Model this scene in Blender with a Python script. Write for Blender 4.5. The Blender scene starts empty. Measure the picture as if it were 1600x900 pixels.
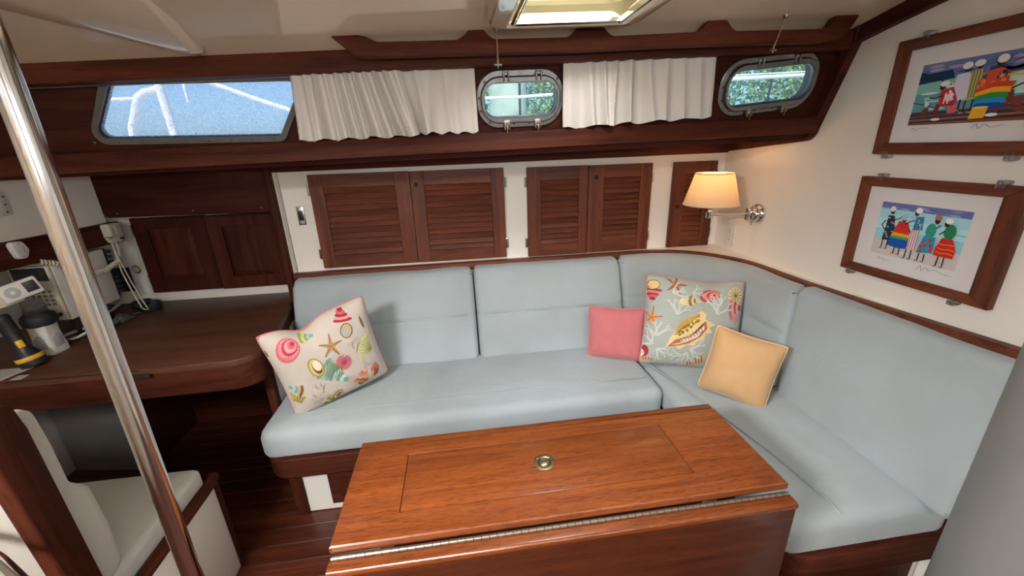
import bpy, bmesh, math, random
from mathutils import Vector, Matrix, noise
random.seed(7)
PI = math.pi
sc = bpy.context.scene
COL = sc.collection

# ------------------------------------------------------------------ camera
cam_d = bpy.data.cameras.new('camera'); cam = bpy.data.objects.new('camera', cam_d); COL.objects.link(cam)
cam_d.sensor_width = 36; cam_d.lens = 630.46/1600*36; cam_d.clip_start = .02
yaw, pitch, roll = .12183, .33547, -.03383
fw = Vector((math.sin(yaw)*math.cos(pitch), math.cos(yaw)*math.cos(pitch), -math.sin(pitch)))
rt = Vector((math.cos(yaw), -math.sin(yaw), 0)); up = rt.cross(fw)
r2 = rt*math.cos(roll)+up*math.sin(roll); u2 = -rt*math.sin(roll)+up*math.cos(roll)
mw = Matrix((r2, u2, -fw)).transposed().to_4x4(); mw.translation = (0, 0, 1.5)
cam.matrix_world = mw; sc.camera = cam

# ------------------------------------------------------------------ world, lights, exposure
w = bpy.data.worlds.new('sky'); sc.world = w; w.use_nodes = True
nt = w.node_tree; bg = nt.nodes['Background']
sky = nt.nodes.new('ShaderNodeTexSky'); sky.sky_type = 'NISHITA'; sky.sun_disc = False
sky.sun_elevation = math.radians(48); sky.sun_rotation = math.radians(200); sky.air_density = 1.0; sky.dust_density = 1.5
sky_tint = nt.nodes.new('ShaderNodeMix'); sky_tint.data_type = 'RGBA'; sky_tint.blend_type = 'MULTIPLY'; sky_tint.inputs[0].default_value = 1; sky_tint.inputs[7].default_value = (.60, .84, 1.15, 1)
nt.links.new(sky.outputs[0], sky_tint.inputs[6]); nt.links.new(sky_tint.outputs[2], bg.inputs[0]); bg.inputs[1].default_value = .10
sc.view_settings.view_transform = 'Standard'; sc.view_settings.look = 'None'
sc.view_settings.exposure = 0.97; sc.view_settings.gamma = 1; sc.view_settings.use_curve_mapping = False

def area(name, loc, target, sx, sy, power, col):
    l = bpy.data.lights.new(name, 'AREA'); l.shape = 'RECTANGLE'; l.size = sx; l.size_y = sy; l.energy = power; l.color = col
    o = bpy.data.objects.new(name, l); COL.objects.link(o); o.location = loc
    o.rotation_euler = (Vector(target)-Vector(loc)).to_track_quat('-Z', 'Y').to_euler()
    return o
area('hatch_daylight', (.345, .83, 2.045), (.345, .95, 0), .30, .24, 6.0, (.95, .98, 1))              # daylight in the deck hatch
area('companionway_daylight', (-.98, -.34, 2.06), (.6, .9, 1.0), .46, .46, 50, (.96, .98, 1)).data.spread = math.radians(145)    # daylight down the companionway
for px in (-.45, .35, 1.0):                                                                        # portlights on the other side
    area('port_window_daylight', (px, -1.06, 1.62), (px*.9, 1.5, 1.55), .36, .13, 3.3, (.95, .98, 1))
sun = bpy.data.lights.new('sun', 'SUN'); sun.energy = 2.8; sun.angle = .01; sun.color = (1, .96, .9)
so_ = bpy.data.objects.new('sun', sun); COL.objects.link(so_); so_.location = (0, -5, 8)
so_.rotation_euler = Vector((.25, .75, -1.0)).to_track_quat('-Z', 'Y').to_euler()

# ------------------------------------------------------------------ materials
def lin(c): return tuple((x/12.92 if x <= .04045 else ((x+.055)/1.055)**2.4) for x in c)
def new_mat(name):
    m = bpy.data.materials.new(name); m.use_nodes = True
    return m, m.node_tree.nodes, m.node_tree.links, m.node_tree.nodes['Principled BSDF']
def plain(name, c, rough=.5, metal=0, coat=0, bump=0, bscale=60, var=0, vscale=6, spec=.5, sheen=0, detail=3):
    m, N, L, b = new_mat(name)
    b.inputs['Base Color'].default_value = (*c, 1); b.inputs['Roughness'].default_value = rough
    b.inputs['Metallic'].default_value = metal; b.inputs['Coat Weight'].default_value = coat
    b.inputs['Specular IOR Level'].default_value = spec; b.inputs['Sheen Weight'].default_value = sheen
    tc = N.new('ShaderNodeTexCoord')
    if var:
        n = N.new('ShaderNodeTexNoise'); n.inputs['Scale'].default_value = vscale; n.inputs['Detail'].default_value = detail
        L.new(tc.outputs['Object'], n.inputs['Vector'])
        r = N.new('ShaderNodeValToRGB')
        r.color_ramp.elements[0].position = .3; r.color_ramp.elements[1].position = .7
        r.color_ramp.elements[0].color = (*[x*(1-var) for x in c], 1); r.color_ramp.elements[1].color = (*[min(1, x*(1+var*.5)) for x in c], 1)
        L.new(n.outputs['Fac'], r.inputs['Fac']); L.new(r.outputs[0], b.inputs['Base Color'])
    if bump:
        n2 = N.new('ShaderNodeTexNoise'); n2.inputs['Scale'].default_value = bscale; n2.inputs['Detail'].default_value = 4
        L.new(tc.outputs['Object'], n2.inputs['Vector'])
        bp = N.new('ShaderNodeBump'); bp.inputs['Strength'].default_value = bump; bp.inputs['Distance'].default_value = .004
        L.new(n2.outputs['Fac'], bp.inputs['Height']); L.new(bp.outputs[0], b.inputs['Normal'])
    return m
def wood(name, dark, light, axis='x', rough=.35, coat=.25, grain=38, pores=.55, coat_rough=.12, spread=.16, spec=.35):
    m, N, L, b = new_mat(name)
    tc = N.new('ShaderNodeTexCoord'); mp = N.new('ShaderNodeMapping')
    s = [grain]*3; s['xyz'.index(axis)] = grain/14; mp.inputs['Scale'].default_value = s
    oi = N.new('ShaderNodeObjectInfo'); cb = N.new('ShaderNodeCombineXYZ'); ml = N.new('ShaderNodeMath'); ml.operation = 'MULTIPLY'; ml.inputs[1].default_value = 37
    L.new(oi.outputs['Random'], ml.inputs[0])
    for i in range(3): L.new(ml.outputs[0], cb.inputs[i])
    L.new(cb.outputs[0], mp.inputs['Location'])
    L.new(tc.outputs['Object'], mp.inputs['Vector'])
    n = N.new('ShaderNodeTexNoise'); n.inputs['Scale'].default_value = .55; n.inputs['Detail'].default_value = 5; n.inputs['Distortion'].default_value = .9
    n.inputs['Roughness'].default_value = .62
    L.new(mp.outputs[0], n.inputs['Vector'])
    r = N.new('ShaderNodeValToRGB'); e = r.color_ramp.elements
    e[0].position = .5-spread; e[1].position = .5+spread; e[0].color = (*dark, 1); e[1].color = (*light, 1)
    L.new(n.outputs['Fac'], r.inputs['Fac'])
    mp2 = N.new('ShaderNodeMapping'); s2 = [grain*8]*3; s2['xyz'.index(axis)] = grain*.45; mp2.inputs['Scale'].default_value = s2
    L.new(tc.outputs['Object'], mp2.inputs['Vector'])
    n2 = N.new('ShaderNodeTexNoise'); n2.inputs['Scale'].default_value = 1; n2.inputs['Detail'].default_value = 2
    L.new(mp2.outputs[0], n2.inputs['Vector'])
    r2_ = N.new('ShaderNodeValToRGB'); r2_.color_ramp.elements[0].position = .33; r2_.color_ramp.elements[1].position = .46
    v = 1-pores*.6; r2_.color_ramp.elements[0].color = (v, v, v, 1); r2_.color_ramp.elements[1].color = (1, 1, 1, 1)
    L.new(n2.outputs['Fac'], r2_.inputs['Fac'])
    mx = N.new('ShaderNodeMix'); mx.data_type = 'RGBA'; mx.blend_type = 'MULTIPLY'; mx.inputs[0].default_value = 1
    L.new(r.outputs[0], mx.inputs[6]); L.new(r2_.outputs[0], mx.inputs[7])
    hs = N.new('ShaderNodeHueSaturation'); mr = N.new('ShaderNodeMapRange')
    mr.inputs[3].default_value = .86; mr.inputs[4].default_value = 1.14
    L.new(oi.outputs['Random'], mr.inputs[0]); L.new(mr.outputs[0], hs.inputs['Value']); L.new(mx.outputs[2], hs.inputs['Color'])
    L.new(hs.outputs[0], b.inputs['Base Color'])
    b.inputs['Specular IOR Level'].default_value = spec; b.inputs['Roughness'].default_value = rough; b.inputs['Coat Weight'].default_value = coat; b.inputs['Coat Roughness'].default_value = coat_rough
    bp = N.new('ShaderNodeBump'); bp.inputs['Strength'].default_value = .06; bp.inputs['Distance'].default_value = .002
    L.new(n2.outputs['Fac'], bp.inputs['Height']); L.new(bp.outputs[0], b.inputs['Normal'])
    return m
def fabric(name, c, weave=900, bump=.25, var=.06, rough=.9, wr=.35):
    m, N, L, b = new_mat(name)
    tc = N.new('ShaderNodeTexCoord')
    n = N.new('ShaderNodeTexNoise'); n.inputs['Scale'].default_value = 3.2; n.inputs['Detail'].default_value = 5
    L.new(tc.outputs['Object'], n.inputs['Vector'])
    r = N.new('ShaderNodeValToRGB'); r.color_ramp.elements[0].position = .3; r.color_ramp.elements[1].position = .68
    r.color_ramp.elements[0].color = (c[0]*(1-var), c[1]*(1-var*1.15), c[2]*(1-var*1.6), 1); r.color_ramp.elements[1].color = (*[x*(1+var*.4) for x in c], 1)
    L.new(n.outputs['Fac'], r.inputs['Fac']); L.new(r.outputs[0], b.inputs['Base Color'])
    b.inputs['Roughness'].default_value = rough; b.inputs['Sheen Weight'].default_value = .25; b.inputs['Specular IOR Level'].default_value = .2
    v = N.new('ShaderNodeTexNoise'); v.inputs['Scale'].default_value = weave; v.inputs['Detail'].default_value = 2
    L.new(tc.outputs['Object'], v.inputs['Vector'])
    w2 = N.new('ShaderNodeTexNoise'); w2.inputs['Scale'].default_value = 14; w2.inputs['Detail'].default_value = 3; w2.inputs['Distortion'].default_value = .6
    L.new(tc.outputs['Object'], w2.inputs['Vector'])
    b1 = N.new('ShaderNodeBump'); b1.inputs['Strength'].default_value = bump; b1.inputs['Distance'].default_value = .0015
    b2 = N.new('ShaderNodeBump'); b2.inputs['Strength'].default_value = wr; b2.inputs['Distance'].default_value = .006
    L.new(v.outputs['Fac'], b1.inputs['Height']); L.new(w2.outputs['Fac'], b2.inputs['Height']); L.new(b2.outputs[0], b1.inputs['Normal'])
    L.new(b1.outputs[0], b.inputs['Normal'])
    return m
def sheer(name, c, trans=.35):
    m, N, L, b = new_mat(name)
    b.inputs['Base Color'].default_value = (*c, 1); b.inputs['Roughness'].default_value = .9; b.inputs['Specular IOR Level'].default_value = .1
    t = N.new('ShaderNodeBsdfTranslucent'); t.inputs[0].default_value = (*c, 1)
    x = N.new('ShaderNodeMixShader'); x.inputs[0].default_value = trans
    L.new(b.outputs[0], x.inputs[1]); L.new(t.outputs[0], x.inputs[2]); L.new(x.outputs[0], N['Material Output'].inputs['Surface'])
    return m
def pane_mat(name, haze, streak, tint=(1, 1, 1)):
    m, N, L, b = new_mat(name)
    b.inputs['Base Color'].default_value = (.85, .9, .95, 1); b.inputs['Roughness'].default_value = .08
    tr = N.new('ShaderNodeBsdfTransparent'); tr.inputs[0].default_value = (*tint, 1)
    tl = N.new('ShaderNodeBsdfTranslucent'); tl.inputs[0].default_value = (.93, .96, 1, 1)
    tc = N.new('ShaderNodeTexCoord')
    n = N.new('ShaderNodeTexNoise'); n.inputs['Scale'].default_value = 120; n.inputs['Detail'].default_value = 8; n.inputs['Roughness'].default_value = .75; n.inputs['Distortion'].default_value = 2.5
    L.new(tc.outputs['Object'], n.inputs['Vector'])
    r = N.new('ShaderNodeValToRGB'); r.color_ramp.elements[0].position = .47; r.color_ramp.elements[1].position = .66
    r.color_ramp.elements[0].color = (haze, haze, haze, 1); r.color_ramp.elements[1].color = (min(1, haze+streak),)*3+(1,)
    L.new(n.outputs['Fac'], r.inputs['Fac'])
    x = N.new('ShaderNodeMixShader'); L.new(r.outputs[0], x.inputs[0]); L.new(tr.outputs[0], x.inputs[1]); L.new(tl.outputs[0], x.inputs[2])
    g = N.new('ShaderNodeBsdfGlossy'); g.inputs['Roughness'].default_value = .05
    fr = N.new('ShaderNodeFresnel'); fr.inputs[0].default_value = 1.3
    y = N.new('ShaderNodeMixShader'); L.new(fr.outputs[0], y.inputs[0]); L.new(x.outputs[0], y.inputs[1]); L.new(g.outputs[0], y.inputs[2])
    L.new(y.outputs[0], N['Material Output'].inputs['Surface'])
    return m
def attr_mat(name, rough=.8, spec=.25):
    m, N, L, b = new_mat(name)
    a = N.new('ShaderNodeAttribute'); a.attribute_name = 'Col'
    L.new(a.outputs['Color'], b.inputs['Base Color']); b.inputs['Roughness'].default_value = rough; b.inputs['Specular IOR Level'].default_value = spec
    return m

MD, ML_ = (.042, .0085, .0045), (.098, .024, .011)
W = {}
for a in 'xyz':
    W['mah_'+a] = wood('mahogany_'+a, MD, ML_, a, rough=.58, coat=.0, coat_rough=.3, spec=.12)
    W['dark_'+a] = wood('dark_mahogany_'+a, (.033, .0065, .0042), (.070, .0155, .008), a, rough=.58, coat=.0, coat_rough=.3, spec=.12)
    W['door_'+a] = wood('door_mahogany_'+a, (.085, .020, .009), (.18, .048, .020), a, rough=.5, coat=.06, coat_rough=.3, spec=.28)
    W['teak_'+a] = wood('table_teak_'+a, (.122, .026, .0056), (.226, .058, .0115), a, rough=.32, coat=.5, coat_rough=.16, grain=85, pores=1.0, spread=.22)
W['leaf'] = wood('table_leaf_shaded_teak', (.046, .0095, .004), (.09, .021, .007), 'x', rough=.32, coat=.5, coat_rough=.12, grain=85, pores=1.0, spread=.22)  # table teak made darker and redder: the near leaf's shade put into its colour
W['chart'] = wood('chart_table_wood', (.075, .024, .012), (.155, .058, .028), 'x', rough=.5, coat=.08, grain=20, coat_rough=.35, spread=.22)
W['floor'] = wood('floor_wood', (.050, .0105, .0055), (.115, .030, .014), 'x', rough=.3, coat=.3, grain=34, coat_rough=.2)
M = dict(
    seam=plain('floor_seam', (.22, .085, .035), .5),
    gel=plain('cream_gelcoat', (.79, .66, .495), .12, coat=.8, bump=.02, bscale=3, var=.02),
    wall=plain('cream_wall', (.82, .765, .69), .45, var=.03, vscale=2.5, bump=.03, bscale=40),
    white=plain('white_panel', (.74, .70, .64), .45, var=.03),
    dimmed=plain('dimmed_cream_panel', (.40, .37, .325), .6, var=.05),  # cream darkened in colour to offset strong companionway light on the back board
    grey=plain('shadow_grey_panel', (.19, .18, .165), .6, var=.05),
    fab=fabric('blue_grey_fabric', (.385, .43, .447), var=.10, wr=.55),
    fabseam=fabric('fabric_seam', (.33, .37, .385), wr=0),
    navfab=fabric('cream_fabric', (.66, .645, .60), weave=500, bump=.5),
    chrome=plain('chrome', (.62, .61, .61), .13, 1),
    steel=plain('cast_metal', (.34, .335, .33), .38, 1, bump=.12, bscale=120, var=.15, vscale=30),
    frame=plain('window_frame_metal', (.13, .122, .112), .5, .6, var=.12, vscale=20),
    dark=plain('dark_void', (.012, .009, .008), .8),
    black=plain('black_plastic', (.016, .016, .018), .42),
    blackmat=plain('black_rubber', (.012, .013, .015), .6),
    yellow=plain('yellow_plastic', (.75, .42, .02), .4),
    bronze=plain('bronze', (.50, .40, .22), .35, 1, var=.2, vscale=60),
    hinge=plain('hinge_brass', (.40, .33, .25), .42, 1, var=.15, vscale=80),
    ivory=plain('ivory_plastic', (.62, .55, .42), .45),
    whitep=plain('white_plastic', (.72, .70, .65), .4),
    greyp=plain('grey_plastic', (.42, .42, .42), .5),
    curtain=sheer('curtain_cotton', (.80, .745, .69), .25),
    shade=sheer('lamp_shade_fabric', (.86, .73, .55), .55),
    pane=pane_mat('crazed_acrylic', .14, .75),
    glass=pane_mat('port_glass', .10, .05, (.92, 1, .96)),
    clear=pane_mat('clear_plastic', .16, .12),
    ribbed=pane_mat('ribbed_clear_plastic', .35, .25, (.9, .9, .9)),
    art=attr_mat('print_ink'),
    mat=plain('picture_mount_board', (.72, .69, .68), .7),
    pink=fabric('pink_cotton', (.60, .175, .185), weave=1200, bump=.1, wr=.5, var=.1),
    tan=fabric('tan_cotton', (.62, .37, .175), weave=1200, bump=.1, wr=.5),
    tanpipe=plain('tan_piping', (.75, .50, .25), .7), pinkpipe=plain('pink_piping', (.62, .19, .19), .7),
    cotA=fabric('cream_print_cotton', (.62, .55, .475), weave=1200, bump=.1, wr=.45),
    cotB=fabric('sage_print_cotton', (.43, .455, .40), weave=1200, bump=.1, wr=.45),
    mast=plain('mast_paint', (.18, .177, .168), .42, var=.05, vscale=3),
    hatchlin=plain('hatch_lining', (.34, .29, .15), .35, var=.1, vscale=8),
    lid=plain('smoked_acrylic', (.05, .05, .05), .15),
    railw=plain('white_rail_metal', (.85, .86, .87), .35),
    pile=plain('weathered_piling', (.55, .60, .50), .8, var=.3, vscale=5, bump=.4, bscale=12),
    bark=plain('bark', (.10, .075, .05), .9),
    leaf=plain('leaf', (.30, .42, .17), .6, var=.5, vscale=1.2),
    paper=plain('paper', (.55, .53, .50), .7), deck=plain('white_deck', (.75, .75, .73), .5),
    amber=plain('amber_cloth', (.45, .22, .03), .7), teal=plain('dark_teal_cloth', (.015, .06, .05), .7),
)

# ------------------------------------------------------------------ helpers
ORG = {}
def finish(name, bm, mat, parent=None, smooth=35, kind=None):
    bmesh.ops.recalc_face_normals(bm, faces=bm.faces[:])
    if parent is not None: org = ORG[parent]
    else:
        xs = [v.co.x for v in bm.verts]; ys = [v.co.y for v in bm.verts]; zs = [v.co.z for v in bm.verts]
        org = Vector(((min(xs)+max(xs))/2, (min(ys)+max(ys))/2, min(zs)))
    bmesh.ops.translate(bm, vec=-org, verts=bm.verts[:])
    me = bpy.data.meshes.new(name); bm.to_mesh(me); bm.free()
    if smooth:
        me.polygons.foreach_set('use_smooth', [True]*len(me.polygons))
        me.set_sharp_from_angle(angle=math.radians(smooth))
    me.materials.append(mat)
    o = bpy.data.objects.new(name, me); COL.objects.link(o)
    if parent is not None: o.parent = parent
    else: o.location = org
    ORG[o] = org
    if kind: o['kind'] = kind
    return o
def tag(o, label, cat, group=None):
    o['label'] = label; o['category'] = cat
    if group: o['group'] = group
    return o
def thing(name, loc, label, cat, group=None):
    o = bpy.data.objects.new(name, None); COL.objects.link(o); o.location = loc; o.empty_display_size = .05
    ORG[o] = Vector(loc); return tag(o, label, cat, group)
def inst(name, me, parent, loc, rot=(0, 0, 0), scale=(1, 1, 1)):
    o = bpy.data.objects.new(name, me); COL.objects.link(o)
    o.parent = parent; o.location = Vector(loc)-ORG[parent]; o.rotation_euler = rot; o.scale = scale
    ORG[o] = Vector(loc); return o
def bbox(bm, lo, hi, bev=0, seg=2, xf=None):
    b2 = bmesh.new(); r = bmesh.ops.create_cube(b2, size=1)
    for v in b2.verts: v.co = Vector([lo[i]+(v.co[i]+.5)*(hi[i]-lo[i]) for i in range(3)])
    if bev: bmesh.ops.bevel(b2, geom=b2.edges[:], offset=bev, segments=seg, affect='EDGES', profile=.5)
    merge(bm, b2, xf)
def merge(bm, b2, xf=None):
    mp = {}
    for v in b2.verts: mp[v] = bm.verts.new(xf(v.co) if xf else v.co)
    for f in b2.faces:
        try: bm.faces.new([mp[v] for v in f.verts])
        except ValueError: pass
    b2.free()
def box(name, lo, hi, mat, parent=None, bev=.002, seg=2, xf=None, kind=None):
    bm = bmesh.new(); bbox(bm, lo, hi, bev, seg, xf); return finish(name, bm, mat, parent, kind=kind)
def prism(bm, poly, f, a0, a1, bev=0, seg=2, xf=None):
    """poly of 2D points, f(p, q, a) -> 3D"""
    b2 = bmesh.new()
    A = [b2.verts.new(f(p[0], p[1], a0)) for p in poly]; B = [b2.verts.new(f(p[0], p[1], a1)) for p in poly]
    n = len(poly)
    b2.faces.new(A); b2.faces.new(B[::-1])
    for i in range(n): b2.faces.new((A[i], B[i], B[(i+1) % n], A[(i+1) % n]))
    bmesh.ops.recalc_face_normals(b2, faces=b2.faces[:])
    if bev: bmesh.ops.bevel(b2, geom=b2.edges[:], offset=bev, segments=seg, affect='EDGES', profile=.5)
    merge(bm, b2, xf)
YZ = lambda y, z, x: Vector((x, y, z))
XY = lambda x, y, z: Vector((x, y, z))
XZ = lambda x, z, y: Vector((x, y, z))
def beam(name, prof, x0, x1, mat, parent=None, slope=0, bev=.003, kind=None):
    bm = bmesh.new(); prism(bm, prof, YZ, x0, x1, bev, 2, lambda c: Vector((c.x, c.y, c.z+slope*c.x)))
    return finish(name, bm, mat, parent, kind=kind)
def tube(bm, pts, r, seg=10, closed=False, caps=True, radii=None):
    pts = [Vector(p) for p in pts]; n = len(pts); rings = []
    up_ = None
    for i in range(n):
        if closed: t = pts[(i+1) % n]-pts[i-1]
        else: t = pts[min(i+1, n-1)]-pts[max(i-1, 0)]
        t.normalize()
        if up_ is None:
            up_ = Vector((0, 0, 1)) if abs(t.z) < .9 else Vector((1, 0, 0))
        s = t.cross(up_); s.normalize(); up_ = s.cross(t)
        rr_ = radii[i] if radii else r
        rings.append([bm.verts.new(pts[i]+s*math.cos(2*PI*k/seg)*rr_+up_*math.sin(2*PI*k/seg)*rr_) for k in range(seg)])
    for i in range(n if closed else n-1):
        a, b = rings[i], rings[(i+1) % n]
        for k in range(seg): bm.faces.new((a[k], a[(k+1) % seg], b[(k+1) % seg], b[k]))
    if caps and not closed: bm.faces.new(rings[0][::-1]); bm.faces.new(rings[-1])
def tubeo(name, pts, r, mat, parent=None, seg=10, closed=False, radii=None, kind=None):
    bm = bmesh.new(); tube(bm, pts, r, seg, closed, True, radii); return finish(name, bm, mat, parent, 50, kind)
def lathe(bm, prof, o, ax=(0, 0, 1), seg=28, caps=True):
    """prof of (radius, height along ax)"""
    ax = Vector(ax).normalized(); o = Vector(o)
    a = ax.orthogonal().normalized(); b = ax.cross(a); rings = []
    for r, h in prof:
        rings.append([bm.verts.new(o+ax*h+a*r*math.cos(2*PI*k/seg)+b*r*math.sin(2*PI*k/seg)) for k in range(seg)])
    for i in range(len(rings)-1):
        for k in range(seg): bm.faces.new((rings[i][k], rings[i][(k+1) % seg], rings[i+1][(k+1) % seg], rings[i+1][k]))
    if caps: bm.faces.new(rings[0][::-1]); bm.faces.new(rings[-1])
def latheo(name, prof, o, mat, parent=None, ax=(0, 0, 1), seg=28, caps=True, smooth=40):
    bm = bmesh.new(); lathe(bm, prof, o, ax, seg, caps); return finish(name, bm, mat, parent, smooth)
def loft(bm, loops, cap0=False, cap1=False, closed=True):
    L = [[bm.verts.new(p) for p in l] for l in loops]; n = len(L[0])
    for i in range(len(L)-1):
        for k in range(n if closed else n-1):
            bm.faces.new((L[i][k], L[i][(k+1) % n], L[i+1][(k+1) % n], L[i+1][k]))
    if cap0: bm.faces.new(L[0][::-1])
    if cap1: bm.faces.new(L[-1])
def rrect(w_, h_, r, n=8, cx=0, cy=0, rot=0):
    p = []
    for sx, sy, a0 in ((1, 1, 0), (-1, 1, PI/2), (-1, -1, PI), (1, -1, 1.5*PI)):
        for k in range(n+1):
            a = a0+PI/2*k/n; p.append((sx*(w_/2-r)+r*math.cos(a), sy*(h_/2-r)+r*math.sin(a)))
    c, s = math.cos(rot), math.sin(rot)
    return [(cx+x*c-y*s, cy+x*s+y*c) for x, y in p]
def roundpoly(pts, r, n=5):
    """round every corner of a polygon; r number or list"""
    out = []; m = len(pts)
    for i in range(m):
        p = Vector(pts[i]); a = Vector(pts[i-1])-p; b = Vector(pts[(i+1) % m])-p
        ri = r[i] if isinstance(r, (list, tuple)) else r
        if ri <= 0: out.append(tuple(p)); continue
        la, lb = a.length, b.length; a.normalize(); b.normalize()
        ang = a.angle(b); d = min(ri/math.tan(ang/2), la*.49, lb*.49); r_ = d*math.tan(ang/2)
        c = p+(a+b).normalized()*(r_/math.sin(ang/2)); s0 = p+a*d-c; s1 = p+b*d-c
        t0 = math.atan2(s0.y, s0.x); t1 = math.atan2(s1.y, s1.x); dt = (t1-t0+PI) % (2*PI)-PI
        for k in range(n+1): t = t0+dt*k/n; out.append((c.x+r_*math.cos(t), c.y+r_*math.sin(t)))
    return out
def sheet_with_holes(bm, outer, holes, f, depth_dir=None):
    """flat sheet with holes; f(p,q)->3D"""
    edges = []
    for lp in [outer]+holes:
        vs = [bm.verts.new(f(*p)) for p in lp]
        for i in range(len(vs)): edges.append(bm.edges.new((vs[i], vs[(i+1) % len(vs)])))
    bmesh.ops.triangle_fill(bm, use_beauty=True, use_dissolve=False, edges=edges)
    if depth_dir is not None:
        r = bmesh.ops.extrude_face_region(bm, geom=bm.faces[:])
        bmesh.ops.translate(bm, vec=depth_dir, verts=[g for g in r['geom'] if isinstance(g, bmesh.types.BMVert)])
def resample(pts, n):
    pts = [Vector(p) for p in pts]; d = [0]
    for a, b in zip(pts, pts[1:]): d.append(d[-1]+(b-a).length)
    out = []; j = 0
    for i in range(n):
        t = d[-1]*i/(n-1)
        while j < len(d)-2 and d[j+1] < t: j += 1
        k = (t-d[j])/max(1e-9, d[j+1]-d[j]); out.append(pts[j].lerp(pts[j+1], min(1, max(0, k))))
    return out
def arc(cx, cy, r, a0, a1, n=14):
    return [(cx+r*math.cos(math.radians(a0+(a1-a0)*k/n)), cy+r*math.sin(math.radians(a0+(a1-a0)*k/n))) for k in range(n+1)]

# ------------------------------------------------------------------ the setting
WY = 2.17; BX = 1.48                      # hull-side lining, forward bulkhead
def zc(x, y): return 1.812+.035*x+.16*(1-((y-.1)/1.4)**2)
floor = box('floor', (-2.1, -1.15, -.03), (1.55, 2.4, -.003), M['seam'], bev=0, kind='structure')
bm = bmesh.new(); bbox(bm, (-1.8, -.0375, 0), (1.8, .0375, .006), .0012, 1)
plank0 = finish('plank', bm, W['floor'], floor); pm = plank0.data
for v in pm.vertices: v.co += ORG[floor]
first = True
y = -1.1
while y < 2.36:
    if first: plank0.location = Vector((-.28, y, -.003))-ORG[floor]; first = False
    else: inst('plank', pm, floor, (-.28, y, -.003))
    y += .0795
# ceiling with deck hatch and companionway openings
xs = [-2.1, -1.6, -1.25, -.95, -.72, -.28, .0, .175, .35, .515, .8, 1.1, 1.35, 1.56]
ys = [-1.15, -1.02, -.95, -.62, -.28, -.07, .1, .4, .70, .86, 1.08, 1.305, 1.38, 1.45, 1.53]
bm = bmesh.new(); g = {}
for i, x in enumerate(xs):
    for j, yy in enumerate(ys): g[i, j] = bm.verts.new((x, yy, zc(x, yy)))
for i in range(len(xs)-1):
    for j in range(len(ys)-1):
        cx, cy = (xs[i]+xs[i+1])/2, (ys[j]+ys[j+1])/2
        if .175 < cx < .515 and .70 < cy < 1.305: continue
        if -1.25 < cx < -.72 and -.62 < cy < -.07: continue
        bm.faces.new((g[i, j], g[i+1, j], g[i+1, j+1], g[i, j+1]))
finish('ceiling', bm, M['gel'], kind='structure')
# companionway shaft, with an unseen top cover added to keep the sun out
bm = bmesh.new()
for lo, hi in (((-1.30, -.67, 1.85), (-1.25, -.02, 2.15)), ((-.72, -.67, 1.85), (-.67, -.02, 2.15)), ((-1.25, -.67, 1.85), (-.72, -.62, 2.15)), ((-1.25, -.07, 1.85), (-.72, -.02, 2.15)), ((-1.3, -.67, 2.15), (-.67, -.02, 2.17))): bbox(bm, lo, hi)
finish('trim_companionway_sun_cover', bm, M['gel'], kind='structure')
# hull-side lining behind the settee and lockers
bm = bmesh.new(); bbox(bm, (-.865, WY, .45), (BX, WY+.02, 1.51)); finish('wall_back', bm, M['wall'], kind='structure')
bm = bmesh.new(); bbox(bm, (-2.1, 2.34, -.03), (1.55, 2.38, 1.56)); finish('wall_hull', bm, M['white'], kind='structure')
bm = bmesh.new(); bbox(bm, (-2.1, 1.625, 1.497), (1.55, 2.38, 1.51)); finish('ceiling_underdeck', bm, M['wall'], kind='structure')
bm = bmesh.new(); prism(bm, [(-1.15, -.03), (2.38, -.03), (2.38, 1.51), (1.60, 1.51), (1.55, 2.15), (-1.15, 2.15)], YZ, BX, BX+.05); finish('wall_right', bm, M['wall'], kind='structure')
bm = bmesh.new(); prism(bm, [(-1.15, -.03), (2.38, -.03), (2.38, 1.51), (1.60, 1.51), (1.55, 2.15), (-1.15, 2.15)], YZ, -2.1, -2.06); finish('wall_left', bm, M['white'], kind='structure')
bm = bmesh.new()
sheet_with_holes(bm, [(-2.1, -.03), (1.55, -.03), (1.55, 2.15), (-2.1, 2.15)], [rrect(.36, .14, .05, 5, px, 1.62) for px in (-.45, .35, 1.0)], lambda x, z: Vector((x, -1.03, z)), Vector((0, -.06, 0)))
finish('wall_front', bm, M['wall'], kind='structure')

# cabin side (leaning panel with the windows in it)
TN = Vector((0, -.968, -.249))
def TP(x, z, d=0): return Vector((x, 1.60-.2575*(z-1.587), z))+TN*d
p1c, p2c = (.246, 1.664, .020, .315, .185), (1.203, 1.696, .085, .395, .195)     # portlights: cx, cz, tilt, width, height
win_out = [(-1.212, 1.553), (-.590, 1.546), (-.452, 1.748), (-1.080, 1.742)]
win_in = [(-1.184, 1.571), (-.600, 1.565), (-.485, 1.730), (-1.066, 1.725)]
win_in_r = roundpoly(win_in, .022, 5); win_out_r = roundpoly(win_out, .04, 5)
bm = bmesh.new()
holes = [win_in_r]+[rrect(c[3]-.05, c[4]-.06, .055, 8, c[0], c[1], c[2]) for c in (p1c, p2c)]
sheet_with_holes(bm, [(-2.1, 1.44), (1.50, 1.49), (1.50, 1.90), (-2.1, 1.84)], holes, lambda x, z: TP(x, z, 0), -TN*.03)
finish('wall_cabin_side', bm, W['dark_x'], kind='structure', smooth=20)

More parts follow.
